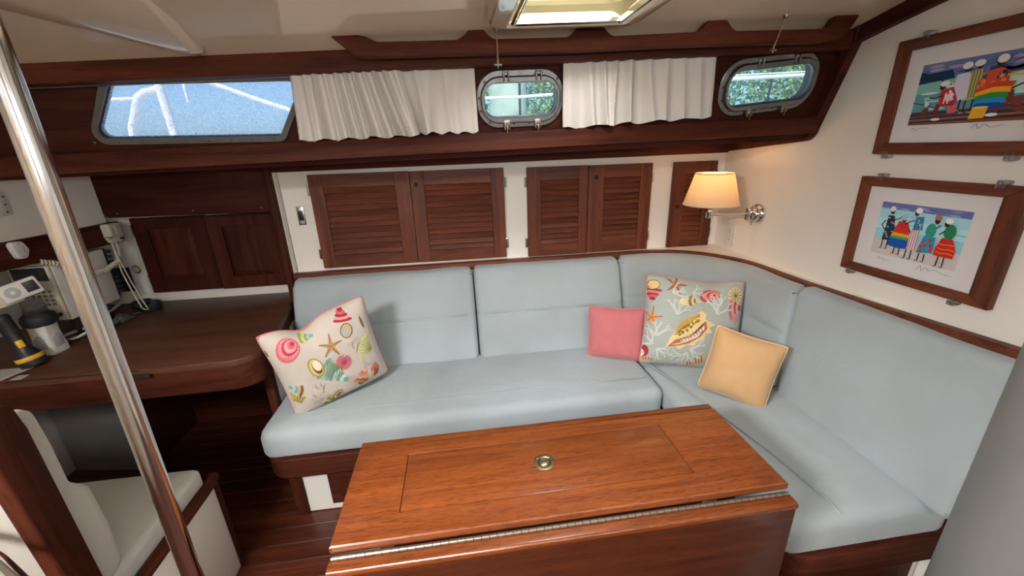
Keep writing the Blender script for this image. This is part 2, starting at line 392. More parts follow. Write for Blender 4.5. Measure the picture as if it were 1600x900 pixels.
# wooden trims along the cabin side
beam('trim_1', [(1.485, 1.754), (1.545, 1.754), (1.545, 1.86), (1.485, 1.812)], -2.05, 1.45, W['mah_x'], slope=.029, kind='structure')
beam('trim_2', [(1.560, 1.488), (1.582, 1.488), (1.594, 1.551), (1.574, 1.551)], -2.05, 1.45, W['mah_x'], slope=.019, kind='structure')
beam('trim_3', [(1.578, 1.496), (1.64, 1.496), (1.64, 1.508), (1.578, 1.508)], -2.05, 1.45, W['dark_x'], slope=.012, kind='structure')
beam('trim_4', [(2.105, 1.428), (2.168, 1.428), (2.168, 1.474), (2.105, 1.474)], -.865, 1.45, W['dark_x'], slope=.006, kind='structure')
# bulkhead trim: low run, rounded knee, then up the cabin side
out_ = [(2.165, 1.440), (1.60, 1.488), (1.475, 1.822)]; inn_ = [(1.528, 1.85), (1.612, 1.575), (1.63, 1.532), (2.165, 1.490)]
bm = bmesh.new(); prism(bm, roundpoly([out_[0], out_[1], out_[2], (1.47, 1.87)]+inn_, [0, .05, 0, 0, 0, 0, .02, 0], 6), YZ, BX-.035, BX-.0005, .002, 1)
finish('trim_5', bm, W['mah_z'], kind='structure')
bm = bmesh.new()
yy = [1.5-.13*k for k in range(20)]
loft(bm, [[Vector((x, y, zc(BX, y)+dz)) for x, dz in ((BX-.028, .03), (BX-.028, -.052), (BX-.0005, -.052), (BX-.0005, .03))] for y in yy], True, True)
finish('trim_6', bm, W['mah_y'], kind='structure')
# fluted white clearance strip of window trim: bright metal edge over the big window
beam('trim_7', [(1.537, 1.750), (1.548, 1.750), (1.548, 1.757), (1.537, 1.757)], -1.3, -.5, M['frame'], slope=.029, bev=.001, kind='structure')

def screw_mesh():
    b = bmesh.new(); lathe(b, [(.0045, 0), (.0045, .001), (.003, .0025), (.0008, .003)], (0, 0, 0), TN, 8)
    me = bpy.data.meshes.new('screw'); b.to_mesh(me); b.free(); me.materials.append(M['frame']); return me
SCREW = screw_mesh()
# big fixed window
win = finish('window_1', (lambda b: (loft(b, [[TP(x, z, d) for x, z in l] for l, d in ((win_out_r, .0), (win_out_r, .007), (roundpoly([(x*.994-.004, z*.997+.005) for x, z in win_out], .035, 5), .009), (win_in_r, .008), (win_in_r, -.03))]), b)[1])(bmesh.new()), M['frame'], kind='structure')
bm = bmesh.new(); loft(bm, [[TP(x, z, d) for x, z in win_in_r] for d in (-.014, -.018)], True, True)
finish('pane', bm, M['pane'], win)
for k in range(9):
    x = -1.05+k*.062; inst('screw', SCREW, win, TP(x, 1.734+.006*k/9, .009))
    inst('screw', SCREW, win, TP(-1.185+k*.07, 1.5605-.0065*k/9, .009))
inst('screw', SCREW, win, TP(-1.142, 1.645, .009)); inst('screw', SCREW, win, TP(-.535, 1.645, .009))

# opening portlights
def portlight(name, c):
    cx, cz, rot, w_, h_ = c
    R_ = lambda w1, h1, r, d: [TP(x, z, d) for x, z in rrect(w1, h1, r, 9, cx, cz, rot)]
    bm = bmesh.new(); k = h_/.19
    loft(bm, [R_(w_, h_, .082*k, 0), R_(w_, h_, .082*k, .008), R_(w_-.006, h_-.006, .08*k, .011), R_(w_-.042, h_-.046, .065*k, .011), R_(w_-.045, h_-.05, .063*k, -.03)])
    o = finish(name, bm, M['steel'], kind='structure')
    bm = bmesh.new()
    loft(bm, [R_(w_-.030, h_-.036, .066*k, .010), R_(w_-.030, h_-.036, .066*k, .022), R_(w_-.038, h_-.044, .062*k, .028), R_(w_-.052, h_-.072, .046*k, .028), R_(w_-.058, h_-.080, .042*k, .022), R_(w_-.058, h_-.080, .042*k, .004)])
    finish('opening_frame', bm, M['steel'], o)
    bm = bmesh.new(); loft(bm, [R_(w_-.05, h_-.07, .044*k, .008), R_(w_-.05, h_-.07, .044*k, .004)], True, True)
    finish('pane', bm, M['glass'], o)
    def lp(px, pz, d=0):
        ca, sa = math.cos(rot), math.sin(rot); return TP(cx+px*ca-pz*sa, cz+px*sa+pz*ca, d)
    def lug(nm, x0, x1, z0, z1, d0, d1, mat=M['steel'], par=o):
        bm = bmesh.new(); bbox(bm, (x0, z0, d0), (x1, z1, d1), .003, 2, lambda v: lp(v.x, v.y, v.z)); return finish(nm, bm, mat, par)
    for sx in (-.052, .062):
        sx *= w_/.315
        h1 = lug('hinge', sx-.011, sx-.005, h_/2-.034, h_/2-.004, .008, .034); lug('hinge', sx+.005, sx+.011, h_/2-.034, h_/2-.004, .008, .034)
        lug('hinge_knuckle', sx-.005, sx+.005, h_/2-.016, h_/2-.006, .012, .03)
        ar = lug('latch_arm', sx-.012, sx+.012, -h_/2-.003, -h_/2+.03, .016, .03)
        bm = bmesh.new(); lathe(bm, [(.006, 0), (.0065, .008), (.004, .014)], lp(sx, -h_/2+.006, .028), TN, 10)
        bbox(bm, (sx-.0015, -h_/2-.012, .03), (sx+.0015, -h_/2+.022, .036), 0, 1, lambda v: lp(v.x, v.y, v.z))
        finish('wing_nut', bm, M['bronze'], ar)
    lug('stay', -.03*w_/.315, .04*w_/.315, -h_/2+.022, -h_/2+.026, .012, .02)
    for a, b in ((-.40, .31), (-.14, .43), (.24, .43), (.42, .33), (-.47, .05), (-.46, -.18), (-.36, -.39), (-.08, -.42), (.10, -.42), (.42, -.33)):
        inst('screw', SCREW, o, lp(a*w_, b*h_, .011))
    return o
portlight('window_2', p1c); portlight('window_3', p2c)

# ------------------------------------------------------------------ lowered headliner moulding, upper left
bm = bmesh.new()
bl = roundpoly([(-.700, 1.462), (-.98, 1.245), (-1.45, .93), (-2.05, .75), (-2.05, .02), (-.52, .02), (-.666, 1.20)], [.015, .3, .3, 0, 0, 0, .0], 6)
def ring_(s, z0, zs): return [Vector((-1.1+(x+1.1)*s, .75+(y-.75)*s, z0+zs*(1.47-y)-.02*max(0, -.7-x))) for x, y in bl]
loft(bm, [ring_(1, 2.05, 0), ring_(1, 1.80, .28), ring_(.998, 1.786, .28), ring_(.985, 1.776, .28), ring_(.95, 1.773, .28)], False, True)
finish('ceiling_moulding', bm, M['gel'], kind='structure', smooth=50)

# ------------------------------------------------------------------ deck hatch
hx0, hx1, hy0, hy1 = .175, .515, .70, 1.305
ha = thing('deck_hatch', (.345, 1.08, 1.83), 'deck hatch with cream lining and white trim ring in the ceiling', 'hatch')
def hr(m, r, z): return [Vector((x, y, z+.03*(x-.345))) for x, y in rrect(hx1-hx0+2*m, hy1-hy0+2*m, r, 6, .345, 1.0025)]
bm = bmesh.new(); loft(bm, [hr(.065, .07, 1.90), hr(.062, .07, 1.845), hr(.05, .06, 1.829), hr(.03, .03, 1.824), hr(.008, .01, 1.824), hr(.0, .01, 1.832), hr(0, .01, 1.86)])
finish('trim_ring', bm, M['gel'], ha)
bm = bmesh.new(); loft(bm, [hr(-.004, .01, 1.828), hr(-.010, .01, 1.824), hr(-.014, .01, 1.828), hr(-.014, .01, 1.838)])
for sx in (hx0+.012, hx1-.022):
    for q in (0, .0055): bbox(bm, (sx+q*1.2, hy0+.01, 1.826), (sx+q*1.2+.003, hy1-.01, 1.842), .001, 1)
finish('screen_track', bm, M['chrome'], ha)
bm = bmesh.new(); loft(bm, [hr(0, .01, 1.84), hr(.004, .05, 1.852), hr(-.012, .05, 1.872), hr(-.002, .05, 1.885), hr(-.006, .05, 1.925), hr(.004, .05, 1.935), hr(.004, .05, 2.06)])
finish('shaft_lining', bm, M['hatchlin'], ha)
bm = bmesh.new(); loft(bm, [hr(.02, .06, 2.055), hr(.02, .06, 2.07)], True, True); lid = finish('lid', bm, M['lid'], ha)
bm = bmesh.new(); lathe(bm, [(.006, 0), (.007, .012), (.004, .02)], (.47, 1.27, 1.905), (0, 0, 1), 10); tube(bm, [(.45, 1.272, 1.91), (.49, 1.268, 1.912)], .003); tube(bm, [(.47, 1.27, 1.905), (.462, 1.262, 1.886)], .003)
finish('latch_handle', bm, M['bronze'], ha)

# ------------------------------------------------------------------ long wooden grab rail under the ceiling
def rail_poly():
    zb = lambda x: 1.765+.019*(x+.27)+(.006 if x > .6 else 0)
    zt = lambda x: zb(x)+.040
    top = []
    def mount(a, b, c, d): top.extend([(a, zt(a)), (a+.4*(b-a), zt(a)+.008), (b-.3*(b-a), zc(b, 1.42)-.008), (b, zc(b, 1.42)+.004), (c, zc(c, 1.42)+.004), (c+.3*(d-c), zc(c, 1.42)-.008), (d-.4*(d-c), zt(d)+.008), (d, zt(d))])
    top.extend([(-.335, zc(-.33, 1.42)+.003), (-.256, zc(-.25, 1.42)+.003), (-.235, zt(-.23)+.014), (-.205, zt(-.2)), ])
    mount(.03, .066, .112, .142); mount(.37, .408, .482, .52); mount(.798, .834, .897, .935)
    top.extend([(1.25, zt(1.25)), (1.268, zt(1.26)+.008), (1.285, zc(1.28, 1.42)+.003), (1.372, zc(1.37, 1.42)+.003)])
    bot = [(1.352, zt(1.35)+.006), (1.325, zb(1.32)+.016), (1.29, zb(1.29)+.003), (1.25, zb(1.25))]+[(x, zb(x)) for x in (1.0, .7, .4, .1, -.2)]+[(-.245, zb(-.24)), (-.272, zb(-.27)+.004)]
    return top+bot
bm = bmesh.new(); prism(bm, rail_poly(), XZ, 1.40, 1.432, .004, 2)
tag(finish('grab_rail', bm, W['mah_x']), 'long scalloped wooden grab rail fixed under the ceiling above the curtains', 'grab rail')

# ------------------------------------------------------------------ hanging chains with toggles
def chain(top, bot, label):
    t = thing('portlight_chain', bot, label, 'chain', 'bead chains hanging over the portlights')
    bm = bmesh.new(); n = 16; top, bot = Vector(top), Vector(bot)
    for k in range(n+1):
        p = top.lerp(bot, k/n); lathe(bm, [(.0008, -.0034), (.0028, -.0018), (.0033, 0), (.0028, .0018), (.0008, .0034)], p, bot-top, 8)
    tube(bm, [top, bot], .0008, 5); finish('beads', bm, M['bronze'], t)
    bm = bmesh.new(); tube(bm, [bot+Vector((-.012, 0, -.006)), bot+Vector((.012, 0, -.006))], .003, 8); tube(bm, [bot, bot+Vector((0, 0, -.014))], .002, 6); finish('toggle', bm, M['steel'], t)
    bm = bmesh.new(); lathe(bm, [(.008, .004), (.008, -.002), (.004, -.008)], top, (0, 0, 1), 10); finish('eye_plate', bm, M['steel'], t)
chain((.149, 1.395, zc(.15, 1.395)-.004), (.151, 1.395, 1.747), 'short bead chain with toggle hanging beside the deck hatch')
chain((1.09, 1.385, zc(1.09, 1.385)-.004), (1.074, 1.40, 1.784), 'short bead chain with toggle hanging in front of the portlight nearest the bulkhead')

# ------------------------------------------------------------------ curtains
def curtain(name, top, bot, folds, depth, label, d0=.018):
    """top/bot: (xl, zl, xr, zr); folds: list of (centre, width, height) in 0..1"""
    NX, NZ = 150, 14
    def fd(u, v):
        f = 0
        for c, wd, hh, sl in folds:
            q = (u-c-sl*v)/wd; f += hh*math.exp(-abs(q)**1.6)*(.55+.45*v)
        return f*depth+.0025*noise.noise((u*9, v*2, c*7))
    bm = bmesh.new(); rows = []
    for j in range(NZ+1):
        v = j/NZ; row = []
        for i in range(NX+1):
            u = i/NX
            x = (top[0]+(top[2]-top[0])*u)*(1-v)+(bot[0]+(bot[2]-bot[0])*u)*v
            z = (top[1]+(top[3]-top[1])*u)*(1-v)+(bot[1]+(bot[3]-bot[1])*u)*v
            z += v*.004*math.sin(u*31+1.3)+.003*v*noise.noise((u*14, 0, 3))
            row.append(TP(x, z, d0)+Vector((0, -fd(u, v), 0)))
        rows.append(row)
    t = thing(name, rows[-1][NX//2], label, 'curtain', 'short curtains over the cabin windows')
    loft(bm, rows, closed=False)
    r = bmesh.ops.extrude_face_region(bm, geom=bm.faces[:]); bmesh.ops.translate(bm, vec=TN*-.0012, verts=[q for q in r['geom'] if isinstance(q, bmesh.types.BMVert)])
    finish('cloth', bm, M['curtain'], t, 60)
    bm = bmesh.new(); hem = [[p+TN*.0016 for p in rw] for rw in rows[-3:]]
    loft(bm, hem, closed=False); r = bmesh.ops.extrude_face_region(bm, geom=bm.faces[:]); bmesh.ops.translate(bm, vec=TN*-.0008, verts=[q for q in r['geom'] if isinstance(q, bmesh.types.BMVert)])
    finish('hem', bm, M['curtain'], t, 60)
curtain('curtain', (-.19, 1.785, .084, 1.792), (-.185, 1.560, .090, 1.560), [(.08, .05, .8, 0), (.27, .06, .9, .08), (.43, .07, .6, -.05), (.62, .06, .5, .04), (.8, .05, .35, 0), (.97, .05, .25, 0)], .032,
        'off-white curtain hanging in a few loose folds left of the middle portlight', .013)
curtain('curtain', (-.505, 1.775, -.165, 1.786), (-.532, 1.548, -.12, 1.556), [(.03, .04, .5, 0), (.13, .035, .7, .02), (.22, .03, 1.0, 0), (.31, .035, .8, .03), (.41, .03, 1.0, .02), (.49, .025, .9, .03), (.57, .03, 1.2, .03), (.66, .03, .9, .05), (.75, .03, 1.2, .06), (.84, .03, 1, .08), (.95, .05, .9, .02)], .050,
        'off-white curtain in dense gathers beside the big slanted window', .022)
curtain('curtain', (.390, 1.79, .950, 1.808), (.402, 1.564, .990, 1.590), [(.04, .06, .6, 0), (.16, .035, .9, .03), (.25, .025, 1.1, .02), (.33, .025, 1.1, -.02), (.42, .03, 1.2, 0), (.54, .04, .8, .04), (.66, .045, .8, 0), (.77, .04, .6, .02), (.88, .04, .5, .03), (.98, .03, .3, 0)], .046,
        'off-white pleated curtain hanging between the two portlights', .018)

# ------------------------------------------------------------------ louvred lockers on the lining
def hinge_mesh():
    b = bmesh.new(); bbox(b, (-.008, -.004, -.026), (.008, .001, .026), .002, 2); tube(b, [(0, -.006, -.024), (0, -.006, .024)], .004, 8)
    me = bpy.data.meshes.new('hinge'); b.to_mesh(me); b.free(); me.materials.append(M['chrome']); return me
HINGE = hinge_mesh()
FY = 2.15
def louvre_door(parent, x0, x1, z0, z1, ox0, ox1, oz0, oz1, n, hole=None, hinge=1):
    bm = bmesh.new(); bbox(bm, (x0+.003, WY-.004, z0+.002), (x1-.003, WY-.0005, z1-.002)); d = finish('door', bm, W['dark_x'], parent)
    for a, b_ in ((x0+.001, ox0), (ox1, x1-.001)):
        bm = bmesh.new(); bbox(bm, (a, FY, z0), (b_, WY-.001, z1), .0015, 1); finish('stile', bm, W['door_z'], d)
    bm = bmesh.new(); bbox(bm, (ox0, FY+.0005, oz1), (ox1, WY-.001, z1), .001, 1); finish('top_rail', bm, W['door_x'], d)
    bm = bmesh.new(); bbox(bm, (ox0, FY+.0005, z0), (ox1, WY-.001, oz0), .001, 1); finish('bottom_rail', bm, W['door_x'], d)
    b = bmesh.new(); bbox(b, (-(ox1-ox0)/2, -.0028, -.0150), ((ox1-ox0)/2, .0028, .0150), .0012, 2)
    me = bpy.data.meshes.new('slat'); b.to_mesh(me); b.free(); me.materials.append(W['door_x'])
    p = (oz1-oz0)/n
    for k in range(n): inst('slat', me, d, ((ox0+ox1)/2, FY+.0095, oz0+p*(k+.5)), (math.radians(-30+random.uniform(-2, 2)), 0, 0))
    if hole:
        bm = bmesh.new(); lathe(bm, [(.0125, 0), (.0125, .0012), (.0112, .0016), (.0110, -.0025)], (hole[0], FY, hole[1]), (0, -1, 0), 20, False); finish('finger_hole_rim', bm, W['door_z'], d)
        latheo('finger_hole', [(.0112, -.002), (.0112, .0004)], (hole[0], FY, hole[1]), M['dark'], d, (0, -1, 0), 20)
    hx = x0-.006 if hinge < 0 else x1+.006
    for hz in (z1-.075, z0+.075): inst('hinge', HINGE, d, (hx, FY+.016, hz))
    return d
GL = 'louvred lockers above the settee'
c = thing('louvred_locker', (-.243, 2.16, .929), 'widest pair of louvred wooden locker doors, left of the others above the settee', 'locker', GL)
louvre_door(c, -.727, -.2385, .930, 1.404, -.661, -.313, .995, 1.338, 12, None, -1)
louvre_door(c, -.2375, .241, .929, 1.402, -.171, .172, .991, 1.333, 12, (-.209, 1.337), 1)
c = thing('louvred_locker', (.707, 2.16, .923), 'middle pair of louvred wooden locker doors below the pleated curtain', 'locker', GL)
louvre_door(c, .361, .6935, .923, 1.398, .433, .642, .987, 1.331, 12, None, -1)
louvre_door(c, .6945, 1.053, .923, 1.396, .781, .986, .989, 1.330, 12, (.737, 1.335), 1)
c = thing('louvred_locker', (1.3, 2.16, .921), 'narrow single louvred wooden locker door behind the lamp shade', 'locker', GL)
louvre_door(c, 1.174, 1.430, .922, 1.395, 1.25, 1.364, .986, 1.327, 12, (1.213, 1.155), 1)

# light switch plate
t = thing('light_switch', (-.793, 2.16, 1.16), 'small metal switch plate with dark rocker beside the widest louvred locker', 'switch')
box('plate', (-.811, 2.164, 1.161), (-.775, 2.1698, 1.253), M['steel'], t, .002)
box('rocker', (-.804, 2.160, 1.185), (-.782, 2.166, 1.232), M['black'], t, .002)
box('lower_key', (-.804, 2.161, 1.168), (-.782, 2.166, 1.183), M['greyp'], t, .001)

# ------------------------------------------------------------------ settee
SG = 'settee seat cushions'; BG = 'settee back cushions'
sb = thing('settee_base', (.2, 1.8, 0), 'curved wooden and white plinth carrying the L-shaped settee', 'settee')
def ext(name, poly, z0, z1, mat, parent, bev=.004, seg=2, rr=None, n=6):
    bm = bmesh.new(); prism(bm, roundpoly(poly, rr, n) if rr is not None else poly, XY, z0, z1, bev, seg); return finish(name, bm, mat, parent)
ext('plinth', [(-.80, 1.475), (.905, 1.475), (.905, .80), (1.45, .80), (1.45, 2.15), (-.80, 2.15)], .006, .25, M['white'], sb, .002, 1, [.05, 0, .05, 0, 0, 0])
ext('seat_board', [(-.87, 1.425), (.865, 1.425), (.865, .735), (1.478, .735), (1.478, 2.16), (-.87, 2.16)], .235, .335, W['mah_x'], sb, .012, 3, [.10, 0, .10, 0, 0, 0], 9)
ext('corner_post', [(-.81, 1.462), (-.75, 1.462), (-.75, 1.52), (-.81, 1.52)], .006, .236, W['mah_z'], sb, .002, 1, [.045, 0, 0, 0])
ext('corner_post', [(.893, .788), (.97, .788), (.97, .85), (.893, .85)], .006, .236, W['mah_z'], sb, .002, 1, [.045, 0, 0, 0])
for x0, x1, yy in ((-.648, -.10, 1.467), (.0, .55, 1.467)):
    d = box('locker_front', (x0, yy, .04), (x1, yy+.012, .215), W['mah_x'], sb, .004)
    box('field', (x0+.045, yy-.004, .075), (x1-.045, yy+.004, .18), W['dark_x'], d, .004)
d = box('locker_front', (1.05, .792, .04), (1.42, .804, .215), W['mah_x'], sb, .004); box('field', (1.10, .788, .075), (1.37, .796, .18), W['dark_x'], d, .004)
# end panel between settee and chart table
ext('end_panel', [(-.885, 1.69), (-.868, 1.69), (-.868, 2.165), (-.885, 2.165)], .0, .70, M['white'], sb, .001, 1)
ext('end_post', [(-.897, 1.648), (-.862, 1.648), (-.862, 1.692), (-.897, 1.692)], .006, .665, W['mah_z'], sb, .008, 3)

def soft_slab(name, poly, z0, z1, r, label, cat, group, puff=.02, seedv=0, n=5, rr=.05, wr=.006, mat='fab'):
    """cushion from a convex plan outline"""
    o = roundpoly(poly, rr, n); o = [(p.x, p.y) for p in resample([(*p, 0) for p in o+[o[0]]], 161)][:-1]
    cx = sum(p[0] for p in poly)/len(poly); cy = sum(p[1] for p in poly)/len(poly)
    def inset(d):
        out = []
        m = len(o)
        for i in range(m):
            a = Vector(o[i-1]); b = Vector(o[(i+1) % m]); t = (b-a).normalized(); nrm = Vector((-t.y, t.x)); out.append(Vector(o[i])+nrm*d)
        return out
    # orientation check: inset must go inwards
    area2 = sum(o[i][0]*o[(i+1) % len(o)][1]-o[(i+1) % len(o)][0]*o[i][1] for i in range(len(o)))
    if area2 < 0: o.reverse()
    bm = bmesh.new(); loops = []
    def nz(x, y): return wr*(noise.noise((x*5+seedv, y*5, seedv))+.5*noise.noise((x*13, y*13, seedv+4)))
    loops.append([Vector((p.x, p.y, z0)) for p in inset(r)])
    for k in range(1, 6):
        a = PI/2*k/5; loops.append([Vector((p.x, p.y, z0+r*.6*(1-math.cos(a)))) for p in inset(r*(1-math.sin(a)))])
    for k in range(0, 7):
        a = PI/2*k/6; loops.append([Vector((p.x, p.y, z1-r*(1-math.sin(a))+nz(p.x, p.y)*.5*math.sin(a))) for p in inset(r*(1-math.cos(a)))])
    base = inset(r)
    for k in range(1, 12):
        s = 1-k/12
        loops.append([Vector((cx+(p.x-cx)*s, cy+(p.y-cy)*s, z1+puff*(1-s**3)+nz(cx+(p.x-cx)*s, cy+(p.y-cy)*s))) for p in base])
    loft(bm, loops, True, True)
    return tag(finish(name, bm, M[mat], None, 180), label, cat, group)
s1 = soft_slab('seat_cushion', [(-.862, 1.425), (.846, 1.425), (.846, 1.95), (-.862, 1.95)], .336, .470, .045, 'long blue-grey seat cushion of the settee below the two straight back cushions', 'cushion', SG, .012, 1)
s2 = soft_slab('seat_cushion', [(.852, .742), (1.42, .742), (1.42, 1.90), (.852, 1.90)], .336, .468, .045, 'blue-grey seat cushion along the bulkhead leg of the settee', 'cushion', SG, .012, 2)
zt = lambda x, y: .4795
tubeo('seam', [(x, 1.535+.008*math.sin(x*4), .4785+.002*math.sin(x*9)-.012*math.exp(-(x+.78)/.03)) for x in [-.76+.05*k for k in range(32)]], .0035, M['fabseam'], s1, 6)
sp = resample([(.86, 1.66, .477), (.885, 1.55, .478), (.915, 1.42, .479), (.955, 1.25, .480), (1.0, 1.0, .480), (1.03, .80, .474), (1.035, .76, .462)], 30)
tubeo('seam', sp, .0035, M['fabseam'], s2, 6)

# swept back cushions
def back_cushion(bot, top, z0, z1, th, label, seedv, groove=.5, gd=.010, n=70):
    B_ = resample([(*p, 0) for p in bot], n); T_ = resample([(*p, 0) for p in top], n)
    hs = []
    H = z1-z0; r = .028
    # cross-section (a = depth behind the front face, h = 0..1), counter-clockwise
    sec = []
    for k in range(7): a = PI/2*k/6; sec.append((r*(1-math.sin(a)), r*(1-math.cos(a))/H, 1-k/6*.0))
    m = 36
    front = []
    for k in range(m+1):
        h = r/H+(1-2*r/H)*k/m; front.append((0, h))
    sec = [(r*(1-math.cos(a)), (r*(1-math.sin(a)))/H) for a in [PI/2*(1-k/6) for k in range(7)]][:-1]+front
    sec += [(r*(1-math.cos(a)), 1-(r*(1-math.sin(a)))/H) for a in [PI/2*k/6 for k in range(1, 7)]]
    sec += [(th-r*.6, 1), (th, 1-r/H), (th, .5), (th, r/H), (th-r*.6, 0)]
    Ltot = sum((B_[i+1]-B_[i]).length for i in range(n-1)); s = 0; loops = []
    for i in range(n):
        if i: s += (B_[i]-B_[i-1]).length
        e = min(s, Ltot-s); re = .022; ins = re-math.sqrt(max(0, re*re-max(0, re-e)**2)) if e < re else 0
        t = (B_[min(i+1, n-1)]-B_[max(i-1, 0)]).normalized(); nb = Vector((-t.y, t.x, 0)); 
        t2 = (T_[min(i+1, n-1)]-T_[max(i-1, 0)]).normalized(); nt_ = Vector((-t2.y, t2.x, 0))
        lp = []
        for a, h in sec:
            nn = nb.lerp(nt_, h).normalized(); p = B_[i].lerp(T_[i], h)
            u = s/Ltot
            bulge = .016*math.sin(PI*min(1, max(0, h)))*(math.sin(PI*u)**.35 if 0 < u < 1 else 0) if a < .001 else 0
            gr = gd*math.exp(-((h-groove)/.022)**2) if a < .001 else 0
            aa = a-bulge+gr+(.004*noise.noise((u*6+seedv, h*5, seedv)) if a < .001 else 0)
            aa = aa*(1-0)+ (ins if a < th*.5 else -ins)
            hh = h*H+(ins if h < .05 else (-ins if h > .95 else 0))
            p = p+nn*aa
            lp.append(Vector((p.x, p.y, z0+hh+.005*noise.noise((u*5, seedv, 2))*(h > .9))))
        loops.append(lp)
    bm = bmesh.new(); loft(bm, loops, True, True)
    return tag(finish('back_cushion', bm, M['fab'], None, 60), label, 'cushion', BG)
cb_, ct_ = arc(.87, 1.44, .42, 90, 0), arc(1.0, 1.68, .345, 90, 0)
back_cushion([(-.855, 1.862), (.047, 1.866)], [(-.852, 2.020), (.043, 2.035)], .452, .905, .09, 'blue-grey back cushion behind the cream shell pillow', 1)
back_cushion([(.053, 1.866), (.66, 1.860), (.845, 1.858)], [(.049, 2.035), (.842, 2.025)], .452, .908, .09, 'blue-grey back cushion between the leftmost one and the curved corner', 2)
back_cushion([(.852, 1.86)]+cb_+[(1.29, 1.345)], [(.848, 2.025)]+ct_+[(1.352, 1.405)], .452, .915, .075, 'curved blue-grey back cushion in the corner of the settee', 3, .56, .007)
back_cushion([(1.29, 1.339), (1.29, .695)], [(1.352, 1.399), (1.380, .670)], .452, .925, .075, 'large flat blue-grey back cushion against the bulkhead below the pictures', 4, .5, 0)
# capping rail and corner ledge above the cushions
rl_o = [(-.865, 2.105), (1.0, 2.105)]+arc(1.0, 1.69, .415, 90, 0)[1:]+[(1.425, 1.2), (1.445, .68)]
R_ = resample([(*p, 0) for p in rl_o], 90)
bm = bmesh.new(); loops = []
for i in range(90):
    t = (R_[min(i+1, 89)]-R_[max(i-1, 0)]).normalized(); nn = Vector((-t.y, t.x, 0)); p = R_[i]
    rise = .03*max(0, min(1, (1.45-p.y)/.75)) if p.x > 1.3 else 0
    loops.append([Vector((*(p+nn*a).xy, z+rise)) for a, z in ((-.008, .892), (-.010, .905), (-.008, .918), (-.003, .923), (.026, .923), (.026, .885), (-.004, .885))])
loft(bm, loops, True, True)
tag(finish('capping_rail', bm, W['door_x']), 'curved wooden capping rail running along the top of the settee back', 'rail')
led = [(p.x, p.y+.015) if p.x < 1.2 else (p.x+.012, p.y+.010) for p in R_ if p.x > .7 and p.y > 1.25]
bm = bmesh.new(); prism(bm, led+[(BX, 1.25), (BX, WY), (.7, WY)], XY, .896, .921); finish('trim_8', bm, M['wall'], kind='structure')
bm = bmesh.new(); prism(bm, [(1.43, 1.26), (BX, 1.26), (BX, .70), (1.44, .70)], XY, .86, .93); finish('trim_9', bm, M['wall'], kind='structure')
bm = bmesh.new(); bbox(bm, (-.865, 2.11, .86), (.75, WY, .918)); finish('trim_10', bm, M['wall'], kind='structure')

# ------------------------------------------------------------------ drop-leaf table
tb = thing('drop_leaf_table', (.205, .815, 0), 'varnished reddish wooden drop-leaf table with inset lid and hinged near leaf', 'table')
tx0, tx1, ty0, ty1, tz = -.324, .734, .668, .968, .72
lx0, lx1, ly0, ly1 = -.187, .532, .734, .921
bm = bmesh.new()
top_o = [(tx0, ty0), (tx1, ty0), (tx1, ty1), (tx0, ty1)]; hole_ = [(lx0, ly0), (lx1, ly0), (lx1, ly1), (lx0, ly1)]
def fr(p, q, z): return [Vector((*a, z)) for a in q]
A_ = lambda q, ins, z: [Vector((x+(ins if x < .2 else -ins), y+(ins if y < .81 else -ins), z)) for x, y in q]
loft(bm, [A_(hole_, 0, tz-.022), A_(hole_, 0, tz-.001), A_(hole_, -.001, tz), A_(top_o, .003, tz), A_(top_o, 0, tz-.003), A_(top_o, 0, tz-.017), A_(top_o, .004, tz-.024), A_(hole_, 0, tz-.022)])
top = finish('tabletop', bm, W['teak_x'], tb, 25)
box('lid', (lx0+.0015, ly0+.0015, tz-.02), (lx1-.0015, ly1-.0015, tz-.0006), W['teak_x'], tb, .0012)
rg = latheo('ring_pull', [(.0275, tz-.001), (.0275, tz+.0012), (.025, tz+.002), (.0185, tz+.002), (.017, tz+.0005), (.0155, tz-.002), (.014, tz+.0), (.0125, tz+.0018), (.006, tz+.0032), (.001, tz+.0035)], (.171, .831, 0), M['bronze'], tb, (0, 0, 1), 36)
for k in range(4):
    a = PI/4+k*PI/2; latheo('screw', [(.003, 0), (.003, .001), (.001, .0014)], (.171+.0217*math.cos(a), .831+.0217*math.sin(a), tz+.0018), M['hinge'], rg, (0, 0, 1), 8)
latheo('ring_gap', [(.0165, tz+.0008), (.0145, tz+.0008)], (.171, .831, 0), M['dark'], rg, caps=False)
# piano hinge: knuckles
k_me = bmesh.new(); tube(k_me, [(-.0082, 0, 0), (.0082, 0, 0)], .0042, 10)
me = bpy.data.meshes.new('hinge_knuckle'); k_me.to_mesh(me); k_me.free(); me.materials.append(M['hinge'])
ph = box('piano_hinge', (tx0+.004, ty0-.0060, tz-.040), (tx1-.004, ty0-.0005, tz-.0245), M['frame'], tb, 0)
nk = 60
for k in range(nk): inst('hinge_knuckle', me, ph, (tx0+.012+(tx1-tx0-.024)*k/(nk-1), ty0-.0085, tz-.0235))
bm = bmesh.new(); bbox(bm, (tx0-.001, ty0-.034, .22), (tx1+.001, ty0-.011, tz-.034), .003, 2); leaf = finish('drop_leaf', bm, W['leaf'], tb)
bm = bmesh.new(); prism(bm, [(ty0-.037, tz-.042), (ty0-.037, tz-.032), (ty0-.032, tz-.028), (ty0-.009, tz-.028), (ty0-.009, tz-.042)], YZ, tx0-.002, tx1+.002, .001, 1); finish('leaf_edge', bm, W['teak_x'], leaf)
bm = bmesh.new(); bbox(bm, (tx0, ty1+.006, .22), (tx1, ty1+.028, tz-.004), .003, 2); finish('drop_leaf', bm, W['teak_x'], tb)
